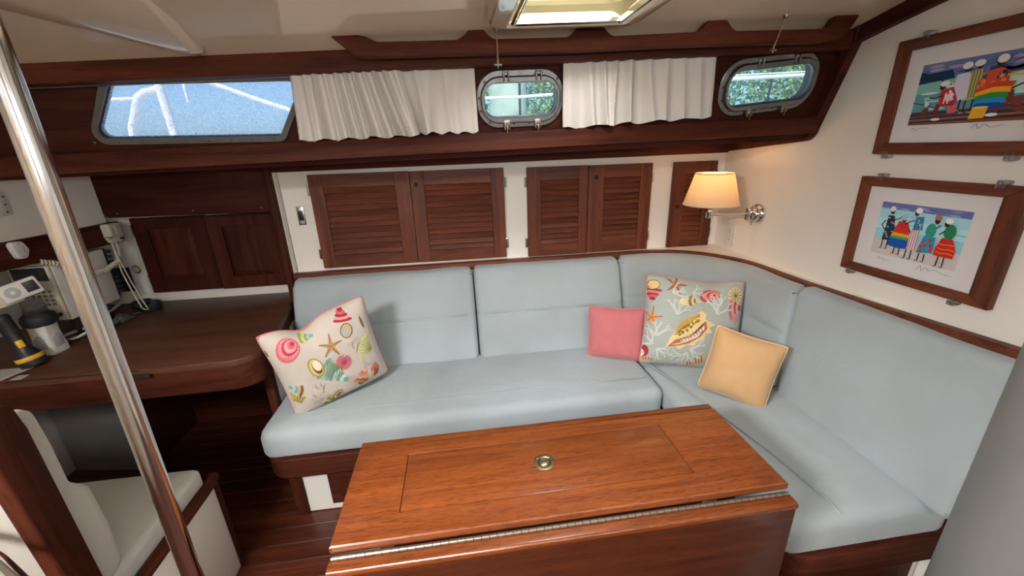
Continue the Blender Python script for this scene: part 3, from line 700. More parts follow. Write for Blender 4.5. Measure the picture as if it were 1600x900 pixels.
bm = bmesh.new(); bbox(bm, (lx0-.02, ly0-.02, .60), (lx1+.02, ly1+.02, tz-.024), .003, 1); finish('well_box', bm, W['mah_x'], tb)
for x in (-.12, .45): box('pedestal', (x, .765, .04), (x+.05, .89, .605), W['mah_z'], tb, .006)
box('foot', (-.18, .74, .003), (.58, .915, .045), W['mah_x'], tb, .008)
box('stretcher', (-.08, .80, .18), (.46, .85, .28), W['mah_x'], tb, .004)

# ------------------------------------------------------------------ navigation corner
# divider between settee lockers and chart corner
dv = thing('divider', (-.885, 2.15, .70), 'slim wooden-edged divider between the chart corner and the settee', 'divider')
ext('panel', [(-.893, 2.13), (-.868, 2.13), (-.868, 2.30), (-.893, 2.30)], .70, 1.50, M['wall'], dv, .001, 1)
ext('edge_strip', [(-.905, 2.098), (-.872, 2.098), (-.872, 2.132), (-.905, 2.132)], .70, 1.50, W['mah_z'], dv, .007, 3)
# upper dark panel and hull lining of the chart corner
bm = bmesh.new(); prism(bm, roundpoly([(-1.655, 1.245), (-.893, 1.236), (-.893, 1.50), (-1.74, 1.50)], [.02, 0, 0, 0]), XZ, 2.145, 2.30, .004, 2); finish('trim_11', bm, W['dark_x'], kind='structure')
bm = bmesh.new(); bbox(bm, (-2.06, 2.262, .70), (-.893, 2.30, 1.24)); finish('wall_chart_corner', bm, M['white'], kind='structure')
NL = thing('chart_corner_locker', (-1.3, 2.25, .83), 'dark wooden locker with two raised-panel doors behind the chart table', 'locker')
def panel_door(x0, x1, z0, z1, fx0, fx1, fz0, fz1, hole=None, hinge=None):
    bm = bmesh.new(); sheet_with_holes(bm, [(x0, z0), (x1, z0), (x1, z1), (x0, z1)], [[(fx0, fz0), (fx1, fz0), (fx1, fz1), (fx0, fz1)]], lambda x, z: Vector((x, 2.240, z)), Vector((0, .020, 0)))
    d = finish('door', bm, W['dark_z'], NL)
    bm = bmesh.new(); A2 = lambda i, y: [Vector((x, y, z)) for x, z in ((fx0+i, fz0+i), (fx1-i, fz0+i), (fx1-i, fz1-i), (fx0+i, fz1-i))]
    loft(bm, [A2(0, 2.257), A2(0, 2.251), A2(.006, 2.249), A2(.022, 2.242)], False, True); finish('raised_field', bm, W['dark_z'], d, 15)
    if hole: latheo('finger_hole', [(.0125, -.001), (.0125, .0006)], (hole[0], 2.240, hole[1]), M['dark'], d, (0, -1, 0), 20)
    if hinge:
        for hz in (z1-.06, z0+.07): inst('hinge', HINGE, d, (hinge, 2.256, hz))
panel_door(-1.630, -1.291, .834, 1.226, -1.565, -1.363, .902, 1.170, None, -1.637)
panel_door(-1.288, -.912, .830, 1.224, -1.220, -1.018, .897, 1.165, (-1.252, 1.167))
# upper cream panel on the left with wooden strip below
bm = bmesh.new(); bbox(bm, (-2.06, 1.0, 1.225), (-1.66, 2.144, 1.62)); finish('wall_left_panel', bm, M['wall'], kind='structure')
bm = bmesh.new(); bbox(bm, (-1.70, 1.0, 1.135), (-1.642, 2.19, 1.232), .006, 3, lambda v: Vector((v.x, v.y, v.z-.02*(v.y-1.7)))); finish('trim_12', bm, W['mah_y'], kind='structure')

# chart table
ctb = thing('chart_table', (-1.3, 1.85, 0), 'worn dark wooden chart table with a rounded corner in the left recess', 'desk')
ctp = [(-2.05, 1.445), (-.80, 1.47), (-.83, 1.75), (-.895, 2.09), (-.895, 2.262), (-2.05, 2.262)]
ctr = roundpoly(ctp, [0, .10, .3, 0, 0, 0], 10)
ext('top', ctr, .752, .780, W['chart'], ctb, .004, 2)
ext('apron', [(p[0]-(.003 if p[0] > -1 else 0), p[1]+.003) if p[1] < 1.7 else (p[0]-.003, p[1]) for p in ctr], .652, .753, W['mah_x'], ctb, .006, 2)
box('lid_seam', (-1.62, 1.4475, .7795), (-1.2, 1.4525, .7805), M['dark'], ctb, 0)
box('lid_notch', (-1.215, 1.4445, .752), (-1.16, 1.452, .764), M['dark'], ctb, 0)
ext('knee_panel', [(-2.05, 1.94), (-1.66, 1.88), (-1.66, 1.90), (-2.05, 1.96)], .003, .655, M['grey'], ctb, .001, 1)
ext('knee_side', [(-1.672, 1.89), (-1.652, 1.89), (-1.652, 2.26), (-1.672, 2.26)], .003, .655, W['dark_z'], ctb, .001, 1)
# dark lining in the foot well
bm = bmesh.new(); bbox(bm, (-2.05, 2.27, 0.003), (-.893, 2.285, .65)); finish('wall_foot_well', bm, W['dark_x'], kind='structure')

# navigator's seat
ns = thing('navigator_seat', (-1.25, 1.05, 0), 'cream panelled navigator seat with wooden back edge and rounded side rail', 'seat')
box('seat_box', (-1.75, .80, .006), (-.945, 1.262, .405), M['white'], ns, .002)
box('front_post', (-.958, 1.255, .006), (-.930, 1.275, .40), W['dark_z'], ns, .003)
tubeo('side_rail', [(-.938, .80, .415), (-.938, 1.22, .418), (-.938, 1.262, .420), (-.944, 1.277, .420)], .019, W['mah_y'], ns, 14)
box('back_board', (-1.75, .775, .40), (-.955, .800, 1.00), M['dimmed'], ns, .002)
bm = bmesh.new(); prism(bm, roundpoly([(.765, .40), (.826, .40), (.828, .98), (.820, 1.045), (.795, 1.055), (.760, 1.055), (.750, .95)], [0, 0, .1, .04, .03, .03, .1], 6), YZ, -.958, -.922, .006, 3); finish('back_edge', bm, W['mah_z'], ns)
box('side_panel', (-.948, .80, .006), (-.938, 1.262, .402), M['wall'], ns, .001)
nsc = soft_slab('seat_cushion', [(-1.72, .862), (-.955, .862), (-.955, 1.262), (-1.72, 1.262)], .405, .485, .022, 'cream woven cushion on the navigator seat', 'cushion', 'navigator seat cushions', .012, 5, 5, .03, .003, 'navfab')
prof = roundpoly([(.828, .49), (.915, .485), (.925, .62), (.920, .745), (.882, .792), (.884, .90), (.878, 1.0), (.828, 1.02)], [.01, .03, .1, .03, .02, .2, .03, .02], 6)
bm = bmesh.new()
cy_, cz_ = .862, .75
def sec_(s, x): return [Vector((x, cy_+(y-cy_)*s, cz_+(z-cz_)*(1-(1-s)*.12))) for y, z in prof]
loft(bm, [sec_(.55, -1.72), sec_(.85, -1.715), sec_(1, -1.70)]+[sec_(1, -1.70+.0925*k) for k in range(1, 8)]+[sec_(1, -.968), sec_(.9, -.957), sec_(.62, -.953)], True, True)
tag(finish('back_cushion', bm, M['navfab'], None, 60), 'upright cream woven back cushion of the navigator seat', 'cushion', 'navigator seat cushions')

# chrome pole and low chrome rail
def pole(z): k = (z-.796)/.76; return Vector((-.531, .598, 0)).lerp(Vector((-.521, .607, 0)), k)+Vector((0, 0, z))
t = thing('grab_pole', pole(0), 'polished steel grab pole standing in front of the navigator seat', 'pole')
tubeo('tube', [pole(.01), pole(.7), pole(1.3), pole(1.90)], .0148, M['chrome'], t, 28)
latheo('foot_flange', [(.045, .003), (.045, .010), (.028, .016), (.024, .03)], pole(0), M['chrome'], t)
tag(tubeo('companionway_handrail', resample([(-.72, .545, .005), (-.735, .555, .60), (-.755, .58, .74), (-.80, .61, .785), (-.90, .672, .797), (-1.0, .728, .80), (-1.05, .755, .80), (-1.07, .776, .80)], 40), .009, M['chrome'], None, 16), 'low chrome handrail end at the bottom left behind the navigator seat back', 'handrail')

# mast
bm = bmesh.new()
ell = [(1.118+.13*math.cos(2*PI*k/48), .462+.115*math.sin(2*PI*k/48)) for k in range(48)]
loft(bm, [[Vector((x, y, z)) for x, y in ell] for z in (.004, .6, 1.3, 1.965)], True, True)
tag(finish('mast', bm, M['mast']), 'thick pale grey mast passing through the cabin beside the settee end', 'mast')

# ------------------------------------------------------------------ wall lamp
lp_ = thing('wall_lamp', (1.47, 1.852, 1.147), 'chrome swing-arm wall lamp with lit cream shade on the bulkhead', 'lamp')
lx, ly = 1.226, 1.862
latheo('wall_base', [(.050, 0), (.050, .006), (.046, .016), (.038, .022), (.036, .034), (.028, .042), (.012, .047)], (BX, 1.848, 1.147), M['chrome'], lp_, (-1, 0, 0), 32)
box('pivot_block', (1.418, 1.838, 1.118), (1.436, 1.862, 1.176), M['chrome'], lp_, .003)
tubeo('arm', [(1.42, 1.852, 1.150), (1.33, 1.862, 1.151), (lx, ly, 1.152)], .0058, M['chrome'], lp_, 12)
so = box('socket_block', (lx-.013, ly-.013, 1.136), (lx+.013, ly+.013, 1.166), M['chrome'], lp_, .003)
latheo('socket_neck', [(.008, 1.164), (.012, 1.170), (.008, 1.177), (.014, 1.183), (.016, 1.20), (.016, 1.225)], (lx, ly, 0), M['chrome'], so)
bm = bmesh.new(); n = 64
def shl(r, z): return [Vector((lx+(r)*math.cos(2*PI*k/n), ly+(r)*math.sin(2*PI*k/n), z)) for k in range(n)]
loft(bm, [shl(.128, 1.203), shl(.086, 1.352), shl(.0845, 1.352), shl(.1265, 1.203), shl(.128, 1.203)])
sh = finish('shade', bm, M['shade'], lp_, 60)
for r, z in ((.128, 1.204), (.0862, 1.351)): tubeo('shade_trim', shl(r, z), .0024, M['ivory'], sh, 6, True)
bm = bmesh.new()
for a in (0, 2.1, 4.2): tube(bm, [(lx, ly, 1.335), (lx+.085*math.cos(a), ly+.085*math.sin(a), 1.35)], .0014, 6)
tube(bm, [(lx, ly, 1.22), (lx, ly, 1.335)], .002, 6); finish('shade_spider', bm, M['bronze'], sh)
bulb = plain('bulb_glass', (.9, .85, .7), .3); bulb.node_tree.nodes['Principled BSDF'].inputs['Emission Color'].default_value = (1, .72, .38, 1); bulb.node_tree.nodes['Principled BSDF'].inputs['Emission Strength'].default_value = 3
latheo('bulb', [(.012, 1.225), (.014, 1.235), (.026, 1.265), (.026, 1.285), (.014, 1.302), (.002, 1.306)], (lx, ly, 0), bulb, lp_)
pl = bpy.data.lights.new('lamp_light', 'POINT'); pl.energy = .75; pl.color = (1, .6, .29); pl.shadow_soft_size = .03
po = bpy.data.objects.new('lamp_light', pl); COL.objects.link(po); po.parent = lp_; po.location = Vector((lx, ly, 1.322))-ORG[lp_]
tubeo('switch_pull', [(1.447, 1.846, 1.112), (1.447, 1.846, 1.092)], .003, M['chrome'], lp_, 8)
# outlet
t = thing('wall_outlet', (BX, 2.032, .945), 'white double power outlet on the bulkhead below the lamp', 'outlet')
bm = bmesh.new(); prism(bm, rrect(.078, .122, .004, 3, 2.032, 1.004), YZ, BX-.006, BX-.0003, .0015, 1); finish('plate', bm, M['whitep'], t)
for dz in (.024, -.024):
    bm = bmesh.new(); prism(bm, rrect(.034, .033, .012, 4, 2.032, 1.004+dz), YZ, BX-.0085, BX-.005, .001, 1); rc = finish('receptacle', bm, M['whitep'], t)
    bm = bmesh.new(); bbox(bm, (BX-.0089, 2.024, .998+dz), (BX-.008, 2.0265, 1.008+dz)); bbox(bm, (BX-.0089, 2.0375, .998+dz), (BX-.008, 2.04, 1.008+dz)); bbox(bm, (BX-.0089, 2.030, .990+dz), (BX-.008, 2.034, .994+dz)); finish('slots', bm, M['black'], rc)

# ------------------------------------------------------------------ 2D print helper (flat ink shapes mapped on a surface)
class Ink:
    def __init__(self, f): self.f = f; self.bm = bmesh.new(); self.col = self.bm.loops.layers.float_color.new('Col'); self.k = 0
    def _face(self, vs, c):
        try: f = self.bm.faces.new(vs)
        except ValueError: return
        for l in f.loops: l[self.col] = (*c, 1)
    def blob(self, pts, c, rings=3):
        """star-shaped polygon about its centroid"""
        c = lin(c); self.k += 1; cx = sum(p[0] for p in pts)/len(pts); cy = sum(p[1] for p in pts)/len(pts)
        V = lambda x, y: self.bm.verts.new(self.f(x, y, self.k))
        o = V(cx, cy); prev = None
        for r in range(1, rings+1):
            s = r/rings; cur = [V(cx+(p[0]-cx)*s, cy+(p[1]-cy)*s) for p in pts]; n = len(cur)
            for i in range(n):
                if prev is None: self._face((o, cur[i], cur[(i+1) % n]), c)
                else: self._face((prev[i], cur[i], cur[(i+1) % n], prev[(i+1) % n]), c)
            prev = cur
    def ell(self, cx, cy, a, b, c, rot=0, n=18, rings=3):
        k, s = math.cos(rot), math.sin(rot)
        self.blob([(cx+a*math.cos(t)*k-b*math.sin(t)*s, cy+a*math.cos(t)*s+b*math.sin(t)*k) for t in [2*PI*i/n for i in range(n)]], c, rings)
    def rib(self, pts, w_, c, step=None):
        c = lin(c); self.k += 1; ps = resample([(*p, 0) for p in pts], max(len(pts), step or len(pts))); n = len(ps); pr = None
        for i in range(n):
            t = ps[min(i+1, n-1)]-ps[max(i-1, 0)]; t = t.normalized() if t.length else Vector((1, 0, 0)); q = Vector((-t.y, t.x, 0))
            ww = (w_(i/(n-1)) if callable(w_) else w_)/2
            a = self.bm.verts.new(self.f(*(ps[i]+q*ww).xy, self.k)); b = self.bm.verts.new(self.f(*(ps[i]-q*ww).xy, self.k))
            if pr: self._face((pr[0], a, b, pr[1]), c)
            pr = (a, b)
    def done(self, name, parent, label=None):
        org = ORG[parent]; bmesh.ops.translate(self.bm, vec=-org, verts=self.bm.verts[:])
        me = bpy.data.meshes.new(name); self.bm.to_mesh(me); self.bm.free(); me.materials.append(M['art'])
        me.polygons.foreach_set('use_smooth', [True]*len(me.polygons))
        o = bpy.data.objects.new(name, me); COL.objects.link(o); o.parent = parent; ORG[o] = org
        if label: o['label'] = label
        return o
def star_pts(cx, cy, r, rot=0, inner=.3, n=5):
    return [(cx+(r if i % 2 == 0 else r*inner)*math.cos(rot+i*PI/n), cy+(r if i % 2 == 0 else r*inner)*math.sin(rot+i*PI/n)) for i in range(2*n)]

# ------------------------------------------------------------------ pictures on the bulkhead
def picture(y0, y1, z0, z1, my0, my1, mz0, mz1, py0, py1, pz0, pz1, label, draw, clips):
    t = thing('framed_picture', (BX, (y0+y1)/2, z0), label, 'picture', 'framed pictures on the bulkhead')
    X = BX-.024
    # four mitred frame members
    def member(a, b, c_, d_, mat):
        bm = bmesh.new()
        prism(bm, [a, b, c_, d_], YZ, X, BX-.001, .002, 2); return finish('frame_member', bm, mat, t)
    member((y0, z0), (y1, z0), (my1, mz0), (my0, mz0), W['door_y']); member((y0, z1), (y1, z1), (my1, mz1), (my0, mz1), W['door_y'])
    member((y0, z0), (my0, mz0), (my0, mz1), (y0, z1), W['door_z']); member((y1, z0), (my1, mz0), (my1, mz1), (y1, z1), W['door_z'])
    bm = bmesh.new(); bbox(bm, (X+.010, my0-.004, mz0-.004), (BX-.004, my1+.004, mz1+.004)); mt = finish('mount_board', bm, M['mat'], t)
    # print: s to the right (towards -y), t downwards
    ink = Ink(lambda s, q, k: Vector((X+.0095-.00004*k, py1-(py1-py0)*s, pz1-(pz1-pz0)*q)))
    draw(ink); ink.done('print', mt)
    for cy, cz, dn in clips:
        bm = bmesh.new(); bbox(bm, (BX-.030, cy-.010, cz-.006), (BX-.0005, cy+.010, cz+.006), .004, 2); bbox(bm, (BX-.032, cy-.009, cz-.006 if dn > 0 else cz-.016), (BX-.026, cy+.009, cz+.016 if dn > 0 else cz+.006), .002, 2)
        cl = finish('clip', bm, M['clear'], t); latheo('clip_screw', [(.004, 0), (.004, .002), (.001, .003)], (BX-.030, cy, cz), M['chrome'], cl, (-1, 0, 0), 10)
SKIN = (.24, .13, .09)
def legs(k, x, y0, y1, w_=.014, dx=.03):
    for s in (-1, 1): k.rib([(x+s*dx, y0), (x+s*dx*1.1, y1)], w_, SKIN); k.ell(x+s*dx*1.1-.012, y1, .022, .014, (.62, .58, .48))
def draw_beach(k):
    for a, b, c in ((0, .16, (.42, .45, .66)), (.12, .34, (.66, .85, .88)), (.30, .55, (.72, .90, .92)), (.50, .75, (.60, .83, .87)), (.70, 1, (.82, .78, .76))):
        k.blob([(0, a), (1, a), (1, b), (0, b)], c, 1)
    for i in range(14): k.ell(random.random()*.9+.05, .03+random.random()*.09, .06, .018, random.choice([(.52, .54, .74), (.36, .40, .62), (.60, .62, .80)]))
    for i in range(16): k.ell(random.random()*.9+.05, .2+random.random()*.5, .07, .012, random.choice([(.86, .96, .96), (.50, .80, .86), (.80, .92, .94)]))
    for i in range(10): k.ell(random.random()*.9+.05, .78+random.random()*.2, .06, .012, random.choice([(.88, .80, .74), (.76, .72, .72), (.90, .86, .82)]))
    # woman in a navy dress with yellow flowers
    legs(k, .16, .68, .88); k.rib([(.10, .34), (.06, .46), (.12, .52)], .016, SKIN); k.rib([(.2, .32), (.26, .28), (.30, .22)], .014, SKIN)
    k.blob([(.12, .24), (.20, .24), (.23, .42), (.24, .70), (.11, .72), (.12, .45)], (.12, .20, .36))
    for i in range(9): k.blob(star_pts(.13+random.random()*.09, .28+random.random()*.4, .022, random.random(), .45), (.85, .68, .28), 1)
    k.ell(.165, .155, .026, .06, SKIN); k.ell(.16, .115, .034, .05, (.92, .90, .90))
    # round figure in a red top and rainbow skirt
    legs(k, .33, .80, 1.0-.06); k.rib([(.26, .42), (.21, .52)], .018, SKIN); k.rib([(.40, .42), (.47, .56)], .018, SKIN)
    k.blob([(.27, .32), (.38, .32), (.42, .46), (.24, .48)], (.80, .18, .20))
    for a, b, w0, w1, c in ((.44, .55, .08, .10, (.84, .22, .16)), (.54, .61, .10, .115, (.92, .66, .18)), (.60, .66, .115, .125, (.28, .62, .38)), (.65, .80, .125, .13, (.10, .34, .66))):
        k.blob([(.33-w0, a), (.33+w0, a), (.33+w1, b), (.33, b+.02), (.33-w1, b)], c, 1)
    k.ell(.33, .27, .026, .055, SKIN); k.ell(.33, .235, .036, .06, (.66, .76, .88))
    # tall woman with a striped skirt
    legs(k, .475, .78, .97); k.blob([(.44, .42), (.54, .42), (.54, .80), (.44, .80)], (.93, .90, .90))
    for i in range(4): k.rib([(.455+i*.025, .43), (.452+i*.027, .80)], .010, (.70, .18, .24))
    k.blob([(.46, .20), (.54, .18), (.56, .42), (.45, .44)], (.22, .48, .62))
    for i in range(8): k.ell(.48+random.random()*.06, .22+random.random()*.18, .006, .012, (.86, .92, .96))
    k.rib([(.46, .26), (.40, .30), (.36, .36)], .014, SKIN); k.ell(.455, .13, .026, .055, SKIN); k.ell(.47, .085, .04, .05, (.93, .90, .90))
    # woman in teal with a red spotted skirt
    legs(k, .63, .82, 1.0-.04); k.blob([(.60, .50), (.72, .50), (.74, .78), (.56, .82)], (.22, .58, .68))
    for i in range(9): k.ell(.59+random.random()*.12, .55+random.random()*.23, .018, .028, (.78, .20, .24))
    k.ell(.655, .40, .055, .13, (.20, .60, .52)); k.rib([(.70, .34), (.74, .28)], .014, SKIN); k.ell(.695, .21, .028, .06, SKIN); k.ell(.695, .155, .036, .05, (.72, .42, .36))
    # woman in green with a red skirt
    legs(k, .84, .80, .98); k.blob([(.79, .48), (.90, .48), (.96, .66), (.95, .80), (.75, .80), (.75, .66)], (.80, .16, .14))
    for q in (.58, .66, .73): k.rib([(.77, q), (.83, q+.015), (.89, q), (.95, q+.01)], .012, (.90, .62, .16))
    k.ell(.85, .37, .06, .13, (.18, .50, .34)); k.rib([(.80, .36), (.75, .44)], .016, SKIN); k.ell(.80, .24, .026, .055, SKIN); k.ell(.815, .19, .040, .05, (.94, .92, .90))
    k.rib([(.12, 1.09), (.15, 1.05), (.16, 1.10), (.20, 1.06), (.22, 1.10), (.30, 1.09)], .005, (.45, .43, .45), 30)
    k.rib([(.62, 1.13), (.66, 1.02), (.68, 1.12), (.73, 1.03), (.75, 1.10), (.82, 1.05), (.90, 1.09), (1.0, 1.09)], .005, (.40, .38, .42), 40)
def draw_boat(k):
    for a, b, c in ((0, .30, (.40, .47, .64)), (.26, .52, (.52, .76, .74)), (.48, .85, (.38, .64, .66)), (.78, 1, (.40, .26, .22))):
        k.blob([(0, a), (1, a), (1, b), (0, b)], c, 1)
    for i in range(14): k.ell(random.random()*.85+.08, .04+random.random()*.16, .07, .025, random.choice([(.54, .52, .70), (.34, .44, .64), (.66, .60, .72), (.24, .38, .58)]))
    k.blob([(0, .12), (.10, .16), (.30, .14), (.34, .28), (.16, .30), (0, .32)], (.10, .22, .36), 1); k.blob([(.62, .18), (.8, .24), (1, .16), (1, .30), (.62, .30)], (.34, .26, .46), 1)
    for i in range(22): k.ell(random.random()*.9+.05, .34+random.random()*.42, .09, .018, random.choice([(.66, .86, .82), (.44, .74, .70), (.84, .92, .90), (.52, .56, .70)]))
    k.blob([(.72, .34), (1, .30), (1, .62), (.78, .62)], (.74, .88, .84), 1)
    for i, c in enumerate([(.22, .24, .36), (.46, .28, .20), (.16, .26, .40), (.60, .40, .30), (.30, .20, .20), (.52, .34, .28)]): k.blob([(0, .82+i*.03), (1, .76+i*.04), (1, .79+i*.04), (0, .845+i*.03)], c, 1)
    k.rib([(.0, .62), (.16, .68), (.24, .74)], .012, (.30, .17, .14)); k.rib([(.0, .23), (.2, .26), (.33, .38)], .014, (.22, .13, .16))
    k.rib([(.62, .36), (.8, .16), (1.0, .0)], .012, (.36, .22, .26)); k.rib([(.74, .64), (.88, .50), (1, .42)], .022, (.36, .20, .15)); k.rib([(.72, .74), (1, .88)], .045, (.50, .26, .18)); k.blob([(.86, .66), (.97, .64), (.95, .80), (.86, .78)], (.50, .25, .20), 1)
    # standing figure in white
    legs(k, .42, .62, .80); k.blob([(.36, .24), (.47, .22), (.50, .40), (.52, .60), (.38, .66), (.36, .40)], (.84, .82, .88)); k.ell(.44, .16, .03, .06, SKIN); k.ell(.43, .12, .045, .055, (.90, .88, .88))
    # figure in a striped yellow green wrap
    legs(k, .53, .64, .84); k.blob([(.48, .22), (.57, .20), (.58, .60), (.50, .66)], (.78, .66, .30)); 
    for i in range(3): k.rib([(.50+i*.026, .22), (.51+i*.024, .62)], .010, (.26, .50, .42))
    k.ell(.54, .15, .026, .05, SKIN); k.ell(.53, .11, .045, .05, (.88, .86, .88))
    # seated figure in a red and white shirt, fishing
    k.rib([(.27, .66), (.24, .76), (.28, .90)], .045, (.42, .22, .16)); k.ell(.27, .92, .045, .022, (.90, .90, .90)); k.blob([(.25, .46), (.36, .42), (.42, .62), (.40, .72), (.26, .70)], (.76, .16, .20))
    for i in range(12): k.rib([(.27+random.random()*.10, .46+random.random()*.22), (.30+random.random()*.09, .48+random.random()*.2)], .014, (.92, .88, .90))
    k.rib([(.28, .54), (.20, .58), (.16, .56)], .022, SKIN); k.ell(.26, .40, .03, .05, SKIN); k.ell(.275, .355, .045, .045, (.90, .88, .88))
    # big figure in a bright shirt with a rainbow skirt
    k.rib([(.84, .56), (.88, .66), (.76, .86)], .05, (.46, .24, .17)); k.ell(.75, .90, .05, .025, (.92, .92, .94)); k.blob([(.60, .26), (.72, .22), (.80, .30), (.80, .46), (.62, .54), (.56, .42)], (.80, .30, .22))
    for i in range(12): k.ell(.60+random.random()*.18, .28+random.random()*.2, .02, .03, random.choice([(.88, .42, .30), (.20, .36, .30), (.18, .20, .34), (.90, .52, .36)]))
    for i, c in enumerate([(.84, .26, .14), (.94, .66, .14), (.22, .56, .28), (.16, .56, .78), (.12, .30, .60)]): k.blob([(.56+.01*i, .50+.055*i), (.70, .42+.075*i), (.86-.02*i, .44+.07*i), (.84, .52+.07*i), (.70, .54+.07*i), (.57, .57+.055*i)], c, 1)
    k.rib([(.78, .34), (.90, .36)], .03, (.92, .70, .26)); k.ell(.70, .14, .034, .065, SKIN); k.ell(.71, .10, .045, .06, (.93, .90, .86))
    k.blob([(.36, .72), (.45, .71), (.44, .83), (.37, .84)], (.84, .40, .44), 1); k.blob([(.58, .78), (.71, .77), (.70, .94), (.57, .95)], (.92, .68, .16), 1); k.ell(.645, .78, .065, .016, (.96, .84, .45))
    k.ell(.15, .66, .022, .04, (.86, .90, .84)); k.rib([(.14, .62), (.12, .56), (.15, .54)], .010, (.86, .90, .84)); k.blob([(.12, .74), (.18, .72), (.18, .82), (.12, .84)], (.42, .26, .20), 1)
    k.rib([(.06, 1.08), (.08, 1.04), (.10, 1.09), (.16, 1.05), (.24, 1.06)], .005, (.45, .43, .45), 30)
    k.rib([(.62, 1.09), (.66, 1.02), (.68, 1.10), (.73, 1.03), (.78, 1.09), (.88, 1.05)], .005, (.40, .38, .42), 40)
picture(.868, 1.320, 1.437, 1.782, .908, 1.278, 1.473, 1.749, .944, 1.230, 1.525, 1.699, 'upper framed picture of figures fishing from a boat in a reddish wooden frame', draw_boat, [(1.236, 1.789, -1), (.95, 1.789, -1), (1.27, 1.430, 1), (.94, 1.430, 1)])
picture(.872, 1.336, 1.020, 1.361, .924, 1.298, 1.050, 1.330, .980, 1.243, 1.103, 1.281, 'lower framed picture of five women on a beach in a reddish wooden frame', draw_beach, [(1.265, 1.368, -1), (.935, 1.368, -1), (1.295, 1.012, 1), (.955, 1.012, 1)])

# ------------------------------------------------------------------ throw pillows
def pillow(center, right, upv, a, b, th, mat, pipe, label, pinch=.06, chop=None, pr=.0042):
    c = Vector(center); r = Vector(right).normalized(); u = Vector(upv); u = (u-r*u.dot(r)).normalized(); n = r.cross(u)
    def loc(U, V, s=1, off=0):
        q_ = 1-.035*(U*V)**8; x = a*U*(1-pinch*(1-V*V)*abs(U)**1.5)*q_; y = b*V*(1-pinch*(1-U*U)*abs(V)**1.5)*q_
        z = th*(max(0, 1-U**4)*max(0, 1-V**4))**.6*(1-.22*(U*U+V*V)*.5)
        z += (.006*noise.noise((U*3, V*3, a*50))+.0035*noise.noise((U*8, V*8, b*40))*max(abs(U), abs(V)))*(1-U**4)*(1-V**4)
        if chop:
            g = math.exp(-((U-chop[0])/.28)**2)*max(0, V)**2; y -= chop[1]*g; z -= .5*chop[1]*g*(1-V**4)
        return c+r*x+u*y+n*(s*z+off)
    bm = bmesh.new(); N_ = 40
    for s in (1, -1):
        G_ = [[bm.verts.new(loc(-1+2*i/N_, -1+2*j/N_, s)) for i in range(N_+1)] for j in range(N_+1)]
        for j in range(N_):
            for i in range(N_): bm.faces.new((G_[j][i], G_[j][i+1], G_[j+1][i+1], G_[j+1][i]))
    bmesh.ops.remove_doubles(bm, verts=bm.verts[:], dist=1e-5)
    o = tag(finish('throw_pillow', bm, mat, None, 180), label, 'pillow', 'throw pillows on the settee')
    per = [(-1+2*k/24, -1) for k in range(24)]+[(1, -1+2*k/24) for k in range(24)]+[(1-2*k/24, 1) for k in range(24)]+[(-1, 1-2*k/24) for k in range(24)]
    q = .985
    tubeo('piping', [loc(x*q, y*q, 0) for x, y in per], pr, pipe, o, 8, True)
    return o, loc
Pk, _ = pillow((.735, 1.765, .597), (.922, -.387, .02), (.05, .19, .98), .140, .136, .055, M['pink'], M['pinkpipe'], 'small plain pink pillow leaning on the settee back')
Pt, _ = pillow((1.100, 1.330, .612), (.733, -.672, -.14), (.2, .06, .98), .131, .146, .065, M['tan'], M['tanpipe'], 'small plain tan pillow in front of the sage shell pillow')
PA, fA = pillow((-.592, 1.614, .688), (.867, .467, .171), (-.114, -.145, .98), .211, .214, .085, M['cotA'], M['pinkpipe'], 'cream pillow printed with seashells and a starfish at the left settee end', .06, (-.25, .04))
PB, fB = pillow((1.062, 1.650, .677), (.955, -.29, -.06), (.12, .28, .95), .230, .222, .09, M['cotB'], M['pinkpipe'], 'sage green pillow printed with seashells and white coral in the settee corner', .06, (.3, .015))
def ink_on(fs, cx, cy, rx, ry, ux, uy):
    det = rx*uy-ry*ux
    def f(x, y, k):
        dx, dy = x-cx, y-cy; U = (dx*uy-dy*ux)/det; V = (rx*dy-ry*dx)/det
        return fs(max(-.985, min(.985, U)), max(-.985, min(.985, V)), 1, .0012+.00015*k)
    return lambda: Ink(f)
iA = ink_on(fA, 512, 470, 318, -152, -118, -268); iB = ink_on(fB, 738, 353, 310, 28, 26, -281)
BR, TN_, GR, RD, PKc, TEA, CRM, OL = (.55, .36, .22), (.72, .58, .40), (.62, .60, .30), (.66, .20, .24), (.82, .42, .44), (.50, .66, .66), (.92, .86, .76), (.50, .45, .20)
def coral(k, x, y, s, c, a0=-PI/2, d=0):
    n = 3 if d == 0 else 2
    for i in range(n):
        a = a0+(i-(n-1)/2)*.8+random.uniform(-.2, .2); L_ = s*(.75+.4*random.random()); e = (x+L_*math.cos(a), y+L_*math.sin(a))
        k.rib([(x, y), ((x+e[0])/2+s*.06, (y+e[1])/2), e], s*.27, c, 4); k.ell(e[0], e[1], s*.16, s*.16, c, 0, 8, 1)
        if d < 2: coral(k, *e, s*.68, c, a, d+1)
def starfish(k, x, y, r, rot, c1, c2):
    for i in range(5):
        a = rot+i*2*PI/5; e = (x+r*math.cos(a), y+r*math.sin(a))
        k.rib([(x, y), ((x+e[0])/2, (y+e[1])/2), e], lambda t: r*(.34*(1-t)+.07), c1, 6); k.rib([(x, y), e], r*.06, c2, 5)
def clam(k, x, y, a, b, rot, cols):
    for i, c in enumerate(cols):
        s = 1-i/len(cols); k.ell(x+a*.12*i*math.cos(rot), y+a*.12*i*math.sin(rot), a*s, b*s, c, rot)
